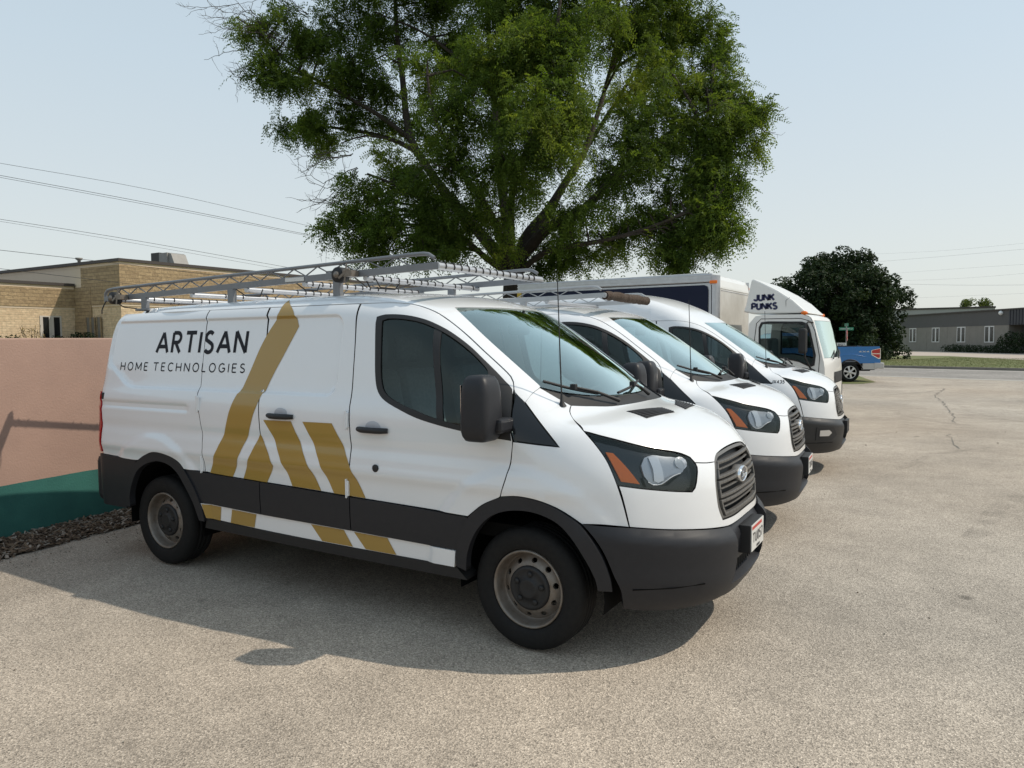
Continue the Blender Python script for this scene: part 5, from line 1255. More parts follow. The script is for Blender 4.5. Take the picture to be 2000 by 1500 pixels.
for k, (x, z) in enumerate(((-.78, 2.655), (-.56, 2.515), (-.42, 2.415))):   # lettering band down the fairing's sloping front
    b = MB(); b.box((-.085, .25+.1*k, -.002), (.085, 1.75-.1*k, .0), M=Matrix.Translation((x, 0, z)) @ Matrix.Rotation(R(35+4*k), 4, 'Y'))
for y in (.02, 1.98): b = MB(); b.lathe([(.0005, -.05), (.045, -.03), (.05, 0), (.045, .03), (.0005, .05)], 12, M=Matrix.Translation((-.25, y, 2.19)) @ Matrix.Diagonal((1.2, .6, .7, 1))); tp(b, 'marker_lamp', AMBER)
for x in (-.46, -4.6):
    for s, y in ((-1, .12), (1, 1.88)):
        wq = empty('wheel', (x, y, .39), parent=tr)
        MB().lathe([(.22, s*.0), (.33, s*.01), (.385, s*-.03), (.39, s*-.08), (.39, s*-.2), (.33, s*-.24), (.22, s*-.22)], 36, closed=True).build('tyre', RUBBER, wq)
        MB().lathe([(.22, 0), (.21, s*-.03), (.17, s*-.05), (.10, s*-.02), (.06, s*.03), (.0005, s*.03)], 28).build('rim', STEEL, wq)

# ================================================================== BLUE PICKUP
PB = mat('blue_truck_paint', (.006, .15, .42), .25, coat=.6, noise=(2, .2, (.007, .16, .44))); SILV = mat('silver_rocker', (.47, .46, .44), .4, noise=(3, .2, None))
pk = empty('pickup_truck', (-1.48, 27.2, 0), rz=math.atan2(-.51328, -.85822)); tag(pk, 'blue pickup truck with silver lower trim, 4x4 lettering on its bed', 'pickup')
# local x forward (to the image's left), y left = towards the viewer, z up; rear axle at x = 0, near wheel face at y = 0
WID = 1.95; K = lambda b, n, m, p=None, bev=0: b.build(n, m, p or pk, bevel=bev)
def archpts(cx, r, a0=180, a1=0, n=13): return [(cx+r*math.cos(R(a)), .40+r*math.sin(R(a))) for a in np.linspace(a0, a1, n)]
bedp = [(-1.18,.76),(-1.17,1.30),(-1.12,1.40),(.86,1.40),(.86,.76)]+[(x, z) for x, z in archpts(0, .47, 0, 180) if z > .74]
bedp = [(-1.18,.74),(-1.17,1.30),(-1.12,1.40),(.86,1.40),(.86,.74)]+[(p[0], max(p[1], .74)) for p in archpts(0, .48, 2, 178)]
cabp = [(.88,.74),(.88,1.40),(.98,1.46),(1.12,1.86),(1.35,1.93),(2.75,1.92),(3.05,1.78),(3.62,1.30),(4.50,1.18),(4.58,1.05),(4.58,.74)]+[(p[0], max(p[1], .74)) for p in archpts(3.68, .48, 2, 178)]
cw = [(1.10,1.36),(1.22,1.74),(1.40,1.84),(2.70,1.83),(2.92,1.74),(3.38,1.36)]
lowp = [(-1.05,.50),(-1.05,.735),(-.49,.735),(-.49,.66),(-.45,.50)]
for s, y0, y1 in ((1, -.06, .0), (-1, -WID, -WID+.06)):
    yo = 0 if s > 0 else -WID
    bd = K(plate_solid(MB(), bedp, [], y0, y1), 'bed_side', PB)
    cs = K(plate_solid(MB(), cabp, [cw], y0, y1), 'cab_side', PB); b = MB(); b.add([(x, yo-s*.02, z) for x, z in cw], [tuple(range(len(cw)))]); K(b, 'window_pane', SIDEGLASS, cs)
    K(plate_solid(MB(), lowp, [], y0-.002*s, y1+.004*s), 'lower_trim', SILV); K(MB().box((.49, min(y0, y1), .48), (3.20, max(y0, y1)+.003*s, .735)), 'lower_trim', SILV)
    b = MB(); b.tube([(p[0], yo+s*.012, max(p[1], .52)) for p in archpts(0, .485, 5, 175)], .022, 6); K(b, 'arch_flare', SOFTBLACK)
    b = MB(); b.tube([(x, yo+s*.006, 1.0+.09*math.sin(max(0, min(1, (x+.55)/1.1))*math.pi)) for x in np.linspace(-.62, .62, 14)], .012, 6); K(b, 'fender_crease', PB, bd)
    tlp = [(-.80,1.23),(-.84,1.26),(-1.175,1.33),(-1.18,.92),(-1.10,.90),(-.82,1.06)]
    tl = K(MB().prism(tlp, 1, yo-s*.03, yo+s*.012), 'tail_light', CHROME); c = np.mean(tlp, 0)
    up_ = [(c[0]+(x-c[0])*.84, c[1]+.01+(z-c[1])*.84) for x, z in tlp]
    K(MB().prism([(x, max(z, 1.125)) for x, z in up_], 1, yo-s*.0, yo+s*.02), 'red_lens', RED, tl); K(MB().prism([(x, min(z, 1.095)) for x, z in up_], 1, yo-s*.0, yo+s*.02), 'red_lens', RED, tl)
    if s > 0:
        Mx = Matrix(((-1, 0, 0, 0), (0, 0, 1, .006), (0, 1, 0, 0), (0, 0, 0, 1)))
        flat_text('lettering', bd, PLATE, text_quads('4X4', .32, 1.165, .065, .016, xs=2.0, gap=.35, width=.42), Mx)
    b = MB(); b.box((2.95, min(yo+s*.02, yo+s*.24), 1.36), (3.08, max(yo+s*.02, yo+s*.24), 1.55), bev=.03); K(b, 'wing_mirror', SOFTBLACK)
K(MB().box((-1.17, -WID+.06, .74), (-1.12, -.06, 1.40), bev=.01), 'tailgate', PB); K(MB().box((-1.1, -WID+.06, .70), (.86, -.06, .80)), 'bed_floor', SOFTBLACK); K(MB().box((.80, -WID+.06, .74), (.86, -.06, 1.40)), 'bed_front', PB)
b = MB(); [b.box((-1.12, min(a, c), 1.395), (.86, max(a, c), 1.415)) for a, c in ((-.07, .002), (-WID-.002, -WID+.07))]; K(b, 'bed_rail_cap', SOFTBLACK)
K(MB().box((1.35, -WID+.05, 1.90), (2.75, -.05, 1.94), bev=.015), 'cab_roof', PB)
for nm, pr, m in (('rear_window', [(.99,1.46),(1.12,1.86),(1.35,1.93)], SIDEGLASS), ('windshield', [(2.75,1.92),(3.05,1.78),(3.62,1.30)], WSGLASS), ('hood', [(3.62,1.30),(4.1,1.27),(4.50,1.18),(4.58,1.05),(4.58,.74)], PB)):
    b = MB(); n = len(pr); b.add([(x, y, z) for y in (-WID+.06, -.06) for x, z in pr], [(i, i+1, n+i+1, n+i) for i in range(n-1)]); K(b, nm, m)
K(MB().box((.9, -WID+.06, .60), (3.5, -.06, 1.0)).box((1.2, -.85, 1.0), (1.45, -.3, 1.6), bev=.05).box((1.2, -1.65, 1.0), (1.45, -1.1, 1.6), bev=.05), 'cab_interior', DASH)
K(MB().box((-1.34, -WID-.01, .52), (-1.20, .01, .76), bev=.04).box((-1.22, -.02, .54), (-.93, .02, .75), bev=.012).box((-1.22, -WID-.02, .54), (-.93, -WID+.02, .75), bev=.012), 'rear_bumper', CHROME if False else SILV); K(MB().box((-1.30, -1.2, .44), (-1.0, -.7, .54)), 'tow_hitch', SOFTBLACK)
K(MB().box((4.50, -WID, .5), (4.66, .0, .78), bev=.05), 'front_bumper', SILV); K(MB().box((-1.0, -1.5, .42), (4.3, -.45, .66)), 'chassis', DARKVOID)
ALLOY = mat('alloy_wheel', (.56, .56, .56), .3, metal=.6)
def alloy(x, y, s):
    w = empty('wheel', (x, y, .39), parent=pk)
    MB().lathe([(.25, s*.0), (.34, s*.008), (.38, s*-.02), (.39, s*-.06), (.39, s*-.21), (.34, s*-.25), (.25, s*-.24)], 40, closed=True).build('tyre', RUBBER, w)
    b = MB(); b.lathe([(.252, s*-.01), (.25, s*.004), (.238, s*.004), (.225, s*-.02), (.22, s*-.16), (.0005, s*-.17)], 40, mi=1)
    b.lathe([(.252, s*.002), (.25, s*.008), (.236, s*.008), (.228, s*-.004)], 40)
    for k in range(6):
        t = 2*math.pi*k/6+.26; u = Vector((math.cos(t), 0, math.sin(t))); v = Vector((-math.sin(t), 0, math.cos(t)))
        q = [u*.06+v*.035, u*.15+v*.030, u*.236+v*.055, u*.236-v*.055, u*.15-v*.030, u*.06-v*.035]
        vs = [tuple(p+Vector((0, s*(-.028+.0*i), 0))) for i, p in enumerate(q)]+[tuple(p+Vector((0, s*(.004 if i not in (2, 3) else .0), 0))) for i, p in enumerate(q)]
        b.add(vs, [tuple(range(6)), tuple(range(6, 12))]+[(i, (i+1) % 6, 6+(i+1) % 6, 6+i) for i in range(6)])
    b.lathe([(.075, s*-.03), (.073, s*.006), (.045, s*.012), (.0005, s*.012)], 20); b.build('rim', [ALLOY, DARKVOID], w); return w
alloy(0, -.02, 1); alloy(3.68, -.02, 1); alloy(0, -WID+.02, -1); alloy(3.68, -WID+.02, -1)

# ================================================================== SIGNS ACROSS THE STREET
ss = empty('street_sign', (-3.66, 44.6, 0)); tag(ss, 'red stop sign under green street name blades on one post', 'street sign')
SG = mat('sign_green', (.02, .22, .12), .5); SR = mat('sign_red', (.42, .02, .025), .5); POSTM = mat('galvanised_post', (.32, .33, .33), .5, metal=.4)
MB().box((-.03, -.03, 0), (.03, .03, 2.58)).build('post', POSTM, ss)
rt2 = Vector((.8584, .5128, 0)).normalized(); bk = Vector((-.5128, .8584, 0)).normalized()
def frame(origin, u, z=Vector((0, 0, 1))):
    n = u.cross(z); return Matrix(((u.x, z.x, n.x, origin[0]), (u.y, z.y, n.y, origin[1]), (u.z, z.z, n.z, origin[2]), (0, 0, 0, 1)))
q = R(62); uo = rt2*math.cos(q)+bk*math.sin(q)     # the stop sign is turned well away from us
oct_ = [(.37*math.cos(R(22.5+45*k)), .37*math.sin(R(22.5+45*k))) for k in range(8)]; M_ = frame((0, 0, 1.88), uo) @ Matrix.Translation((0, 0, .04))
b = MB(); b.prism(oct_, 2, -.006, .006); b.v = [tuple(M_ @ Vector(p)) for p in b.v]; st_ = b.build('stop_plate', SR, ss)
flat_text('lettering', st_, PLATE, text_quads('STOP', -.25, -.10, .20, .035, xs=.55, gap=.2, width=.5), M_ @ Matrix.Translation((0, 0, .0075)))
b = MB(); [b.bar(M_ @ Vector((oct_[k][0]*.95, oct_[k][1]*.95, .0072)), M_ @ Vector((oct_[(k+1) % 8][0]*.95, oct_[(k+1) % 8][1]*.95, .0072)), .02, .001) for k in range(8)]; b.build('stop_border', PLATE, st_)
M_ = frame((0, 0, 2.28), rt2); b = MB(); b.prism([(-.44, -.09), (.44, -.09), (.44, .09), (-.44, .09)], 2, -.005, .005); b.v = [tuple(M_ @ Vector(p)) for p in b.v]; bl_ = b.build('name_blade', SG, ss)
flat_text('lettering', bl_, PLATE, text_quads('HODDON BNT ST', -.38, -.045, .09, .014, xs=.6, gap=.2, width=.76), M_ @ Matrix.Translation((0, 0, .0065)))
M_ = frame((0, 0, 2.52), rt2*math.cos(R(80))+bk*math.sin(R(80))); b = MB(); b.prism([(-.44, -.09), (.44, -.09), (.44, .09), (-.44, .09)], 2, -.005, .005); b.v = [tuple(M_ @ Vector(p)) for p in b.v]; b.build('name_blade', SG, ss)
ps = empty('yard_sign', (-2.95, 34.5, 0)); tag(ps, 'white sign reading PRINT BIG on posts behind the blue pickup', 'sign')
M_ = frame((0, 0, 1.26), rt2); b = MB(); b.prism([(-.55, -.24), (.50, -.24), (.50, .24), (-.55, .24)], 2, -.02, .02); b.v = [tuple(M_ @ Vector(p)) for p in b.v]; pb = b.build('panel', PLATE, ps)
flat_text('lettering', pb, NAVYINK, text_quads('PRINT BIG?', -.40, .10, .10, .02, xs=.7, gap=.25, width=.82), M_ @ Matrix.Translation((0, 0, .022)))
b = MB(); [b.add([tuple(M_ @ Vector((x+dx, y+dy, .0225))) for dx, dy in ((0, 0), (w_, 0), (w_, h_), (0, h_))], [(0, 1, 2, 3)]) for x, y, w_, h_ in ((-.45, -.20, .22, .24), (-.21, -.20, .20, .11), (-.21, -.07, .20, .11))]; b.build('picture_block', mat('sign_print_grey', (.16, .17, .16), .6), pb)
b = MB(); [b.box((rt2.x*x-.03, rt2.y*x-.03, -.0), (rt2.x*x+.03, rt2.y*x+.03, 1.02)) for x in (-.45, .42)]; b.build('post', POSTM, ps)

# ================================================================== WIRES
WIRE = mat('overhead_wire', (.035, .036, .04), .6); WIREP = mat('pale_far_wire', (.42, .43, .43), .6)
WL = [([(-32.05,10.63,9.23),(-28.77,16.04,8.55),(-25.73,23.63,7.46)], .008, WIRE, 'topmost thin wire crossing the sky left of the tree'), ([(-32.04,10.6,8.75),(-28.76,16.01,7.95),(-25.72,23.6,7.04)], .010, WIRE, 'upper wire of the close pair left of the tree'), ([(-32.04,10.6,8.67),(-28.76,16.01,7.86),(-25.72,23.6,6.98)], .008, WIRE, 'lower wire of the close pair left of the tree'),
 ([(-32.0,10.51,6.95),(-30.29,15.0,6.51),(-27.49,22.45,5.59)], .009, WIRE, 'thin wire just above the brick building roof'), ([(-31.99,10.5,6.87),(-30.29,14.99,6.38),(-27.48,22.44,5.43)], .006, WIRE, 'faint wire right under another one, above the brick building roof'), ([(-31.97,10.43,5.67),(-29.04,14.49,5.2),(-26.39,19.54,4.67)], .010, WIRE, 'wire crossing the dark roof corner of the brick building'), ([(-33.08,10.89,5.03),(-29.99,15.04,4.46),(-29.49,17.65,4.26)], .010, WIRE, 'lowest wire, crossing the brick building below its roof corner'),
 ([(-8.15,101.01,12.36),(.98,94.75,11.64),(9.98,88.44,11.37)], .010, WIREP, 'highest pale wire in the sky right of the dark tree'), ([(-8.12,100.95,11.31),(1.0,94.71,10.99),(9.99,88.4,10.75)], .014, WIREP, 'second highest pale wire right of the dark tree'), ([(-5.83,102.22,9.85),(2.04,95.23,9.52),(10.03,88.32,9.15)], .010, WIREP, 'third pale wire down, right of the dark tree'), ([(-5.81,102.17,8.93),(2.06,95.17,8.4),(10.05,88.27,8.27)], .010, WIREP, 'fourth pale wire down, right of the dark tree'), ([(-5.56,98.78,8.39),(2.59,95.43,7.64),(10.08,88.19,6.92)], .018, WIREP, 'darkest of the wires above the grey block building'), ([(-3.88,99.66,6.53),(2.61,95.36,6.4),(10.1,88.15,6.15)], .010, WIREP, 'lowest pale wire over the roof of the grey block building')]
for pts, r, m, lab in WL:
    P = np.array(pts); d0 = P[0]+(P[0]-P[1])*.25; d1 = P[-1]+(P[-1]-P[-2])*.25
    L = catmull(np.vstack([d0, P, d1]), 1.5); b = MB(); b.tube(L, r*(.65 if m is WIREP else 1), 5); tag(b.build('overhead_wire', m), lab, 'wire', 'overhead wires')
# ================================================================== TREES AND SHRUBS
def leafmat(name, c1, c2, c3, tr=.35):
    m = bpy.data.materials.new(name); m.use_nodes = True; t = m.node_tree; L = t.links; t.nodes.clear()
    out = t.nodes.new('ShaderNodeOutputMaterial'); d = t.nodes.new('ShaderNodeBsdfPrincipled'); d.inputs['Roughness'].default_value = .62; d.inputs['Specular IOR Level'].default_value = .15
    tl = t.nodes.new('ShaderNodeBsdfTranslucent'); mx = t.nodes.new('ShaderNodeMixShader'); mx.inputs[0].default_value = tr
    at = t.nodes.new('ShaderNodeAttribute'); at.attribute_name = 'tone'
    cr = t.nodes.new('ShaderNodeValToRGB'); e = cr.color_ramp.elements; e[0].color = c1+(1,); e[1].color = c3+(1,); x = e.new(.55); x.color = c2+(1,)
    L.new(at.outputs['Fac'], cr.inputs[0]); L.new(cr.outputs[0], d.inputs['Base Color'])
    br = t.nodes.new('ShaderNodeMix'); br.data_type = 'RGBA'; br.blend_type = 'MULTIPLY'; br.inputs[0].default_value = 1; br.inputs[7].default_value = (1.5, 1.45, .7, 1); L.new(cr.outputs[0], br.inputs[6]); L.new(br.outputs[2], tl.inputs[0])
    L.new(d.outputs[0], mx.inputs[1]); L.new(tl.outputs[0], mx.inputs[2]); L.new(mx.outputs[0], out.inputs[0]); return m
BARK = mat('dark_bark', (.050, .040, .031), .95, noise=(9, .7, (.028, .022, .017)), bump=(22, .9, .05))
TWIG = mat('grey_twig', (.085, .072, .062), .9)
def set_tone(o, tone):
    a = o.data.attributes.new('tone', 'FLOAT', 'FACE'); a.data.foreach_set('value', np.asarray(tone, np.float32))
def unit(v): return v/np.maximum(np.linalg.norm(v, axis=-1, keepdims=True), 1e-9)
def pinnate(rng, P, T, L, k=5, w=.30):
    """drooping compound leaves: k pairs of leaflets along an arching stalk. P base, T direction, L length -> quads"""
    n = len(P); ref = unit(np.cross(T, rng.normal(size=(n, 3)))); up = unit(np.cross(ref, T))
    Vs = []
    for i in range(k):
        s = (i+.6)/k; c = P+T*(L*s)[:, None]; c[:, 2] -= L*.45*s*s
        d = unit(T*1.0+np.array([0, 0, -.9*s]))
        ll = L*w*(1.05-.35*s)
        for sg in (-1, 1):
            ax = unit(ref*sg+d*.55+up*rng.normal(0, .35, (n, 1))+np.array([0, 0, -.25])); sd = unit(np.cross(ax, up+rng.normal(0, .4, (n, 3))))
            Vs.append(np.stack([c, c+ax*(ll*.5)[:, None]+sd*(ll*.20)[:, None], c+ax*ll[:, None], c+ax*(ll*.5)[:, None]-sd*(ll*.20)[:, None]], 1))
    V = np.stack(Vs, 1)                       # n, 2k, 4, 3
    return V.reshape(-1, 3), 2*k
def limb_mesh(b, pts, r0, r1, n=8):
    L = catmull(np.array(pts), .35); L = L+0; m = len(L); b.tube(L, [r0+(r1-r0)*(i/(m-1))**.8 for i in range(m)], n); return L

# ---------------------------------------------------------------- the honey locust behind the vans
LIMBS = [[(-8.22,12.75,-.1),(-8.22,12.75,1.4),(-8.22,12.75,2.64),(-8.22,12.79,3.2),(-8.21,12.84,3.75)],[(-8.21,12.83,3.5),(-8.43,12.78,4.85),(-8.77,13.04,6.44),(-9.13,13.32,8.64),(-9.57,13.7,11.09),(-9.7,13.76,13.12)],[(-8.19,12.85,3.5),(-8.08,12.94,3.99),(-7.22,12.92,4.71),(-6.31,13.14,5.14),(-5.79,13.25,5.63),(-5.26,13.37,6.17),(-4.85,13.4,6.4),(-3.83,13.82,7.11),(-3.02,14.1,7.54)],[(-8.21,12.84,3.5),(-8.18,13.26,4.48),(-7.85,14.11,5.43),(-7.6,14.78,6.34),(-7.35,15.34,7.14),(-7.09,16.21,9.08),(-6.94,17.02,11.11)],[(-8.26,12.8,3.5),(-9.06,12.73,4.48),(-10.1,12.54,5.67),(-10.98,12.55,6.76),(-11.5,12.54,7.63),(-11.85,12.68,9.37),(-12.15,12.83,10.79),(-12.26,12.89,12.58)],[(-11.5,12.53,7.55),(-12.14,11.96,8.15),(-13.0,11.25,8.75),(-14.02,10.34,9.5),(-14.53,9.74,10.23),(-15.09,9.2,10.71)],[(-8.28,12.79,3.5),(-8.61,12.03,3.91),(-9.14,11.18,4.71),(-9.54,10.63,5.25),(-10.02,10.02,5.64),(-10.76,9.37,5.99)],[(-8.19,12.85,3.5),(-7.11,12.59,4.04),(-5.55,12.71,4.22),(-4.29,12.9,4.51),(-3.28,13.3,4.96),(-2.7,13.43,5.17)],[(-8.29,12.81,3.6),(-7.81,12.03,5.48),(-6.9,11.5,6.77),(-6.27,11.13,7.89),(-5.96,11.05,9.07),(-5.89,11.19,10.47)],[(-8.29,12.8,3.6),(-7.98,11.3,4.88),(-8.08,10.14,5.8),(-8.33,9.48,6.86),(-8.43,9.27,8.08)],[(-8.23,12.84,3.6),(-8.32,14.61,5.08),(-8.26,16.53,7.05),(-7.76,18.14,9.09),(-7.13,19.23,10.92),(-6.76,20.16,12.83)],[(-11.12,12.5,7.06),(-12.2,12.47,7.63),(-13.1,11.95,7.87),(-14.25,11.27,8.02),(-15.02,10.81,7.96)],[(-9.13,13.32,8.5),(-10.06,13.06,9.58),(-11.2,12.69,10.53),(-12.45,11.97,11.12)],[(-4.85,13.4,6.4),(-4.09,13.83,6.01),(-3.2,14.34,5.75),(-2.77,14.64,6.38)]]
LR = [(.34,.30),(.17,.05),(.19,.035),(.17,.04),(.20,.05),(.08,.02),(.11,.03),(.10,.025),(.13,.03),(.12,.03),(.14,.035),(.08,.02),(.07,.02),(.05,.015)]
CL = [(-14.71,9.38,9.95,.53),(-14.29,9.96,9.64,.73),(-14.33,9.53,8.91,.41),(-14.05,10.4,10.57,.85),(-13.44,11.35,10.55,1.09),(-13.12,10.99,9.39,.85),(-12.66,12.41,10.75,1.26),(-12.66,11.72,9.24,1.09),(-13.61,9.94,8.63,.39),(-14.87,10.77,7.81,.56),(-14.18,11.2,8.0,.71),(-13.26,11.3,8.31,.8),(-12.72,12.18,8.01,.89),(-13.36,11.16,7.22,.44),(-10.62,9.75,5.29,.89),(-10.29,10.36,6.12,.97),(-11.01,8.88,4.39,.47),(-10.69,9.44,4.68,.73),(-9.63,9.72,4.69,1.0),(-10.85,9.41,4.07,.33),(-9.29,10.52,4.89,1.09),(-8.95,9.84,3.91,.62),(-8.62,10.87,4.12,.7),(-8.29,10.01,5.8,1.21),(-7.83,9.79,6.98,1.17),(-8.86,9.83,8.1,.97),(-7.78,11.06,8.15,1.31),(-6.35,10.77,8.37,1.23),(-6.11,10.33,6.72,1.2),(-6.79,10.32,5.68,1.06),(-5.44,10.77,7.29,.98),(-5.68,11.25,6.07,.83),(-6.08,11.56,9.04,1.21),(-5.88,13.49,9.92,1.25),(-5.47,14.91,10.06,1.24),(-4.52,15.49,10.19,1.04),(-3.87,15.89,10.46,.62),(-3.62,16.0,9.84,.39),(-4.5,14.21,8.46,1.12),(-3.75,15.27,8.9,.74),(-3.2,14.98,8.25,.63),(-3.18,14.23,7.35,.83),(-2.58,14.58,7.22,.64),(-2.18,14.82,7.28,.36),(-2.42,14.73,6.42,.43),(-4.88,13.42,7.05,1.09),(-3.88,13.99,6.65,.84),(-3.31,14.04,5.83,.7),(-2.86,13.8,5.06,.52),(-2.63,13.65,4.34,.44),(-3.33,13.49,4.75,.68),(-4.26,13.55,5.23,.83),(-2.94,13.44,3.92,.42),(-4.75,13.09,4.45,.83),(-5.75,13.18,4.28,.85),(-4.34,13.06,3.79,.57),(-3.95,13.27,3.54,.33),(-6.53,13.27,3.95,.74),(-7.83,14.32,5.0,.8),(-7.57,13.22,3.67,.39),(-5.97,14.34,6.07,1.04),(-8.3,16.61,8.47,1.27),(-9.93,15.63,8.49,1.43),(-11.05,14.5,10.22,1.48),(-7.2,18.52,9.74,1.33),(-8.83,15.31,11.07,1.52),(-11.45,13.77,11.55,1.37),(-12.23,12.52,8.67,.74),(-9.98,13.64,5.39,1.04),(-13.08,12.28,12.53,1.63),(-10.87,13.03,12.7,1.89),(-7.96,12.38,11.9,1.97),(-6.26,13.38,11.63,1.84),(-4.91,15.35,11.58,1.38),(-7.81,13.79,14.09,2.21),(-10.54,13.35,14.58,1.89),(-6.3,15.87,14.25,1.89),(-8.37,12.02,10.2,1.31),(-11.76,13.34,7.92,.84)]
BARE = [[(-13.88,10.23,9.99),(-14.49,9.56,10.7),(-15.2,9.12,10.5),(-15.61,8.87,10.51)],[(-13.88,10.22,9.85),(-14.77,9.62,10.65),(-15.32,9.06,10.71)],[(-14.28,9.88,10.09),(-14.95,9.23,9.95),(-15.43,8.95,10.02)],[(-13.57,10.7,10.77),(-14.31,9.94,11.35),(-15.1,9.23,11.12)],[(-14.51,9.7,9.54),(-14.81,9.25,8.91),(-15.11,9.09,9.26)],[(-13.85,10.17,8.87),(-14.58,9.73,8.88),(-15.04,9.35,8.99)],[(-10.91,9.54,6.41),(-11.45,9.21,6.29),(-11.8,8.86,6.02)],[(-10.79,9.59,6.03),(-11.36,9.09,5.51),(-11.83,8.71,5.81)],[(-10.89,9.51,5.91),(-11.24,9.14,5.26),(-11.71,8.74,5.05)],[(-10.67,9.63,5.65),(-11.02,9.25,4.88),(-11.48,8.83,4.49)],[(-10.56,9.7,5.78),(-10.88,9.48,5.27),(-11.46,9.02,5.38)],[(-2.31,14.75,7.41),(-1.87,15.01,7.4),(-1.53,15.23,7.5)],[(-2.41,14.67,7.09),(-2.08,14.85,6.81),(-1.81,15.02,6.9)]]
tree = empty('locust_tree', (-8.22, 12.75, 0)); tag(tree, 'large spreading tree with feathery leaves and bare twigs on its left side, behind the vans', 'tree')
TO = np.array([-8.22, 12.75, 0]); rng = np.random.default_rng(21); rnd = random.Random(21)
tb = MB(); limbpts = []
for i, (l, (r0, r1)) in enumerate(zip(LIMBS, LR)):
    L = limb_mesh(tb, [np.array(p)-TO for p in l], r0, r1, 10 if i == 0 else 8)
    if i: limbpts.append(L[2:])
tb.build('trunk', BARK, tree)
LP = np.concatenate(limbpts)
rf = random.Random(77); extra = []
for i, a in enumerate(CL):
    for b2 in CL[i+1:]:
        d = math.dist(a[:3], b2[:3])
        if .9 < d < 2.1 and rf.random() < (.36 if a[0] < -10.4 else .72) and a[2] < 12.5:
            t = rf.uniform(.35, .65); extra.append((a[0]*(1-t)+b2[0]*t, a[1]*(1-t)+b2[1]*t, a[2]*(1-t)+b2[2]*t+rf.uniform(-.2, .2), min(a[3], b2[3])*.68))
CL = CL+extra+[(-7.6,11.2,4.6,.75),(-6.9,11.6,5.3,.8),(-7.3,10.8,5.6,.8),(-8.6,10.9,5.0,.8),(-6.5,12.2,4.6,.7),(-5.9,12.2,5.0,.75),(-7.9,11.5,3.9,.55),(-5.2,12.6,5.6,.8),(-4.6,12.9,6.2,.75),(-9.2,11.0,4.4,.6)]
br = MB(); tips = []; tipd = []; tones = []
for cx, cy, cz, r in CL:
    c = np.array([cx, cy, cz])-TO
    # branch from the nearest lower limb point
    d = np.linalg.norm(LP-c, axis=1)+np.where(LP[:, 2] > c[2]+.3, 1.5, 0); a = LP[np.argmin(d)]; mid = (a+c)/2+np.array([rnd.uniform(-.2, .2), rnd.uniform(-.2, .2), .25])
    ln = np.linalg.norm(c-a); br.tube(catmull(np.array([a, mid, c]), .4), np.linspace(.022+.012*ln, .014, len(catmull(np.array([a, mid, c]), .4))), 6)
    nt_ = int(max(8, 13*r**2)); 
    ct = rng.normal(0, .16)
    for k in range(nt_):
        u = rng.normal(size=3); u /= np.linalg.norm(u); e = c+u*r*np.array([1, 1, .82])*rng.uniform(.45, 1.0)**.6
        s0 = c+(e-c)*rng.uniform(0, .25); m2 = (s0+e)/2+np.array([0, 0, .10*r])+rng.normal(0, .06, 3)*r; e2 = e+np.array([0, 0, -.22*r])
        Q = catmull(np.array([s0, m2, e, e2+u*.15*r]), .22); br.tube(Q, np.linspace(.012, .004, len(Q)), 4, cap=False)
        tw = rng.normal(0, .10)
        for j in range(1, len(Q)):
            nl = int(6+4*rng.random())
            for q in range(nl):
                f_ = rng.random(); p = Q[j-1]*(1-f_)+Q[j]*f_; tips.append(p+rng.normal(0, .11, 3)); dd = rng.normal(size=3)+u*.8; dd[2] -= .35; tipd.append(dd/np.linalg.norm(dd)); tones.append(.45+ct+tw+rng.normal(0, .13))
bare = MB()
def bare_branch(P, r, depth):
    L = catmull(np.array(P), .12); L = L+np.array([(rnd.gauss(0, .015), rnd.gauss(0, .015), rnd.gauss(0, .015)) for _ in L]); bare.tube(L, np.linspace(r, r*.35, len(L)), 4, cap=False)
    if depth <= 0: return
    for i in range(2, len(L)-1):
        if rnd.random() < .62:
            t = L[i]-L[i-1]; t /= np.linalg.norm(t); d = t+np.array([rnd.gauss(0, .6), rnd.gauss(0, .6), rnd.gauss(-.05, .55)]); d /= np.linalg.norm(d); ln = rnd.uniform(.25, .75)*(1 if depth > 1 else .55)
            bare_branch([L[i], L[i]+d*ln*.5+np.array([0, 0, rnd.uniform(-.05, .05)]), L[i]+d*ln+np.array([rnd.gauss(0, .07), rnd.gauss(0, .07), rnd.gauss(0, .1)])], r*.55, depth-1)
for l in BARE:
    for j in range(3 if l[0][0] < -9 else 1):
        jit = np.array([rnd.gauss(0, .22), rnd.gauss(0, .22), rnd.gauss(0, .25)])*(j > 0); bare_branch([np.array(p)-TO+jit*(i*.5+.3) for i, p in enumerate(l)], .013, 2)
for k in range(46):      # dead twigs inside the lower crown
    a = LP[rnd.randrange(len(LP))]
    if a[2] > 6.5: continue
    d = np.array([rnd.gauss(0, 1), rnd.gauss(0, 1), rnd.gauss(-.1, .5)]); d /= np.linalg.norm(d); ln = rnd.uniform(.8, 1.9); bare_branch([a, a+d*ln*.5+np.array([0, 0, .15]), a+d*ln], .010, 1)
br.build('branches', BARK, tree, recalc=False); bare.build('bare_twigs', TWIG, tree, recalc=False)['kind'] = 'stuff'
tips = np.array(tips); tipd = np.array(tipd); tones = np.array(tones); print('locust leaves', len(tips), len(CL))
V, q = pinnate(rng, tips, tipd, rng.uniform(.26, .44, len(tips)), 7, .255)
LOC = leafmat('locust_leaf', (.040, .072, .015), (.092, .145, .025), (.17, .215, .038), .48)
o = fast_mesh('foliage', V, np.arange(len(V)).reshape(-1, 4), LOC, tree); set_tone(o, np.repeat(np.clip(tones, 0, 1), q)); o['kind'] = 'stuff'

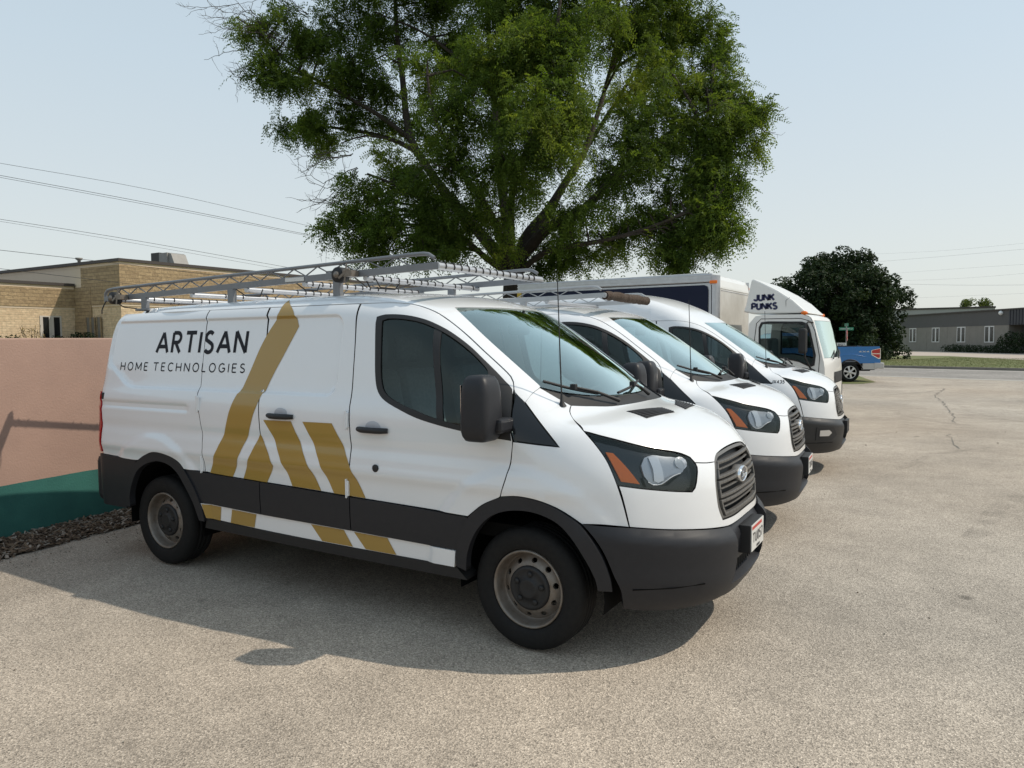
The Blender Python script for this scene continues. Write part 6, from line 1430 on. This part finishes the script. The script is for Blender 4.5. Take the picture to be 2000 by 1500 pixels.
# ---------------------------------------------------------------- broad-leaved crowns (maple, shrubs, hedges, far trees)
def leafy(name, parent, clumps, per_m2, size, m, seed, tone0=.45, shell=.62):
    rng = np.random.default_rng(seed); Ps = []; Ns = []; Ts = []
    for x, y, z, r in clumps:
        n = int(per_m2*r*r*12.6); u = unit(rng.normal(size=(n, 3))); rr = r*(shell+(1-shell)*rng.random(n)**.5)*(1+.10*np.sin(u[:, 0]*7+x)*np.cos(u[:, 2]*6+y))
        Ps.append(np.array([x, y, z])+u*rr[:, None]*np.array([1, 1, .92])); Ns.append(unit(u+rng.normal(0, .55, (n, 3))+np.array([0, 0, .35]))); Ts.append(tone0+rng.normal(0, .10)+rng.normal(0, .12, n))
    P, N, T = np.concatenate(Ps), np.concatenate(Ns), np.concatenate(Ts); n = len(P)
    a = unit(np.cross(N, rng.normal(size=(n, 3)))); b_ = np.cross(N, a); s = size*rng.uniform(.6, 1.25, n)[:, None]
    V = np.stack([P-a*s, P+b_*s*.62-N*s*.15, P+a*s-N*s*.3, P-b_*s*.62-N*s*.15], 1).reshape(-1, 3)
    o = fast_mesh(name, V, np.arange(4*n).reshape(-1, 4), m, parent); set_tone(o, np.clip(T, 0, 1)); o['kind'] = 'stuff'; return o
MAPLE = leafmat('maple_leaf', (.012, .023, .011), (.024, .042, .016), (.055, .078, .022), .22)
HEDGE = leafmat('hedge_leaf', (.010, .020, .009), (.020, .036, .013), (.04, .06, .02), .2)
LIGHT = leafmat('light_leaf', (.05, .08, .02), (.09, .12, .035), (.14, .16, .05), .35)
mt = empty('maple_tree', (-5.8, 56.4, 0)); tag(mt, 'dense dark round crowned tree across the street behind the stop sign', 'tree')
b = MB(); b.tube([(0, 0, -.1), (0, 0, 1.2), (.1, 0, 3.2)], [.38, .30, .2], 10)
for k in range(9): a = 2*math.pi*k/9; b.tube([(0, 0, 1.2+.15*k), (1.4*math.cos(a), 1.4*math.sin(a), 3+.25*k), (3.0*math.cos(a), 3.0*math.sin(a), 4.2+.3*k)], [.12, .07, .03], 6)
b.build('trunk', BARK, mt)
rnd = random.Random(12); cl = []
for i in range(230):
    u = np.array([rnd.gauss(0, 1), rnd.gauss(0, 1), rnd.gauss(0, 1)]); u /= np.linalg.norm(u); rad = rnd.uniform(.72, 1.0)
    z = 4.0+u[2]*4.15*rad
    if z < .35: z = .35+rnd.random()*.9
    k = 1.0-.14*max(0, (z-5.2)/3.0)
    cl.append((u[0]*4.75*rad*k+(.35 if z < 3.5 else 0), u[1]*4.3*rad*k, z, rnd.uniform(.42, .85)))
cl += [(rnd.uniform(-2, 2), rnd.uniform(-2, 2), rnd.uniform(2.2, 6), 1.5) for _ in range(14)]
for i in range(40): a = rnd.uniform(0, 6.283); q = rnd.uniform(2.2, 4.7); cl.append((q*math.cos(a)+.3, q*math.sin(a), rnd.uniform(.4, 1.4), rnd.uniform(.5, .8)))
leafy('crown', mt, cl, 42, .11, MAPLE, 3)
for k, (x, y, z, r, lab) in enumerate(((-7.2, 50.6, .55, .9, 'low dark shrub under the left edge of the dark round tree'), (-2.6, 53.6, .5, .75, 'low dark shrub under the right edge of the dark round tree'))):
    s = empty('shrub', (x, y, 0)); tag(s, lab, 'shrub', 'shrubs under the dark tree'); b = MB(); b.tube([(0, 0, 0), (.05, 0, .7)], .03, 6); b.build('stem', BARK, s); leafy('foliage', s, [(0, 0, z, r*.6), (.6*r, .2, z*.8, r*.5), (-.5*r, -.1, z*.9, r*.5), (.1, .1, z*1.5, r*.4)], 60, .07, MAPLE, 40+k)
# shrubs at the grey building, hedges at both buildings
def gpt(s, nn, z=0): p = GA+gu*s+gn*nn; return (p.x, p.y, z)
def hedge(name, p0, p1, h, w, lab, group, m, seed, size=.07, dens=55):
    a, c = np.array(p0, float), np.array(p1, float); o = empty(name, tuple(a)); tag(o, lab, 'hedge', group); L = np.linalg.norm(c-a); n = max(2, int(L/(w*.55))); rnd = random.Random(seed)
    cl = [tuple((c-a)*(i+.5)/n+np.array([rnd.uniform(-.1, .1), rnd.uniform(-.1, .1), 0]))[:2]+(z, w*.5*rnd.uniform(.9, 1.15)) for i in range(n) for z in np.arange(w*.4, h-w*.3, w*.55)]
    b = MB(); [b.tube([(q[0], q[1], 0), (q[0], q[1], h*.5)], .02, 5) for q in cl[:n]]; b.build('stems', BARK, o); leafy('foliage', o, cl, dens, size, m, seed)
hedge('hedge', gpt(11.6, 1.1), gpt(24, 1.1), .95, 1.1, 'low clipped hedge along the foot of the grey block building', 'hedges by the buildings', HEDGE, 60)
s = empty('shrub', gpt(21.4, .9)); tag(s, 'tall dark shrub in the recess of the grey block building at the picture edge', 'shrub'); b = MB(); b.tube([(0, 0, 0), (.05, 0, 1.4)], .04, 6); b.build('stem', BARK, s)
leafy('foliage', s, [(0, 0, 1.3, .75), (.7, -1.0, 1.4, .8), (-.3, .5, .9, .6), (.3, -.5, 1.8, .5), (1.1, -1.9, 1.5, .8)], 50, .08, HEDGE, 62)
hedge('hedge', (-41.4, 17.9, 0), (-41.4, 19.2, 0), 2.45, .9, 'dark hedge under the pair of black windows of the brick building', 'hedges by the buildings', HEDGE, 64)
hedge('hedge', (-41.0, 18.9, 0), (-39.2, 19.0, 0), 2.5, .8, 'dark hedge beneath the curtained windows, right by the striped van', 'hedges by the buildings', HEDGE, 65)
hedge('hedge', (-41.4, 14.4, 0), (-41.4, 16.2, 0), 2.3, .9, 'dark hedge at the left picture edge by the brick building', 'hedges by the buildings', HEDGE, 66)
s = empty('shrub', (-41.3, 16.9, 0)); tag(s, 'thin yellowish shrub in front of the cream brick wing', 'shrub'); b = MB()
for k in range(14): a = k*2.4; b.tube([(0, 0, 0), (.25*math.cos(a), .25*math.sin(a), 1.6), (.55*math.cos(a), .55*math.sin(a), 2.5+.3*math.sin(k))], .012, 4)
b.build('stems', TWIG, s); leafy('foliage', s, [(.45*math.cos(k), .45*math.sin(k), 2.0+.09*k, .25) for k in range(7)], 30, .05, mat('dry_leaf', (.26, .19, .08), .9), 68)
for k, (x, y, z, r, m, lab) in enumerate(((4.7, 137, 6.6, 2.1, LIGHT, 'light green treetop showing above the roof of the grey block building'), (-6.8, 176, 7.3, 1.6, HEDGE, 'small far treetop just right of the dark round tree'))):
    t = empty('far_tree', (x, y, 0)); tag(t, lab, 'tree', 'far trees beyond the roofs'); b = MB(); b.tube([(0, 0, 0), (0, 0, z)], [.3, .12], 8); b.build('trunk', BARK, t); rr = random.Random(70+k)
    leafy('crown', t, [(rr.uniform(-r, r)*.85, rr.uniform(-r, r), z+rr.uniform(-.6, .9), rr.uniform(.3, .75)) for _ in range(26)], 16, .16, m, 70+k)

s = empty('shrub', (-8.9, 11.6, 0)); tag(s, 'dark tall shrub behind the racks at the foot of the big spreading tree', 'shrub'); b = MB()
for k in range(6): a = k*1.05; b.tube([(0, 0, 0), (.25*math.cos(a), .25*math.sin(a), 1.2), (.5*math.cos(a), .5*math.sin(a), 2.3)], [.05, .035, .015], 6)
b.build('stems', BARK, s); leafy('foliage', s, [(rnd.uniform(-.55, .55), rnd.uniform(-.55, .55), rnd.uniform(.5, 2.75), rnd.uniform(.3, .5)) for _ in range(22)], 60, .06, MAPLE, 90)
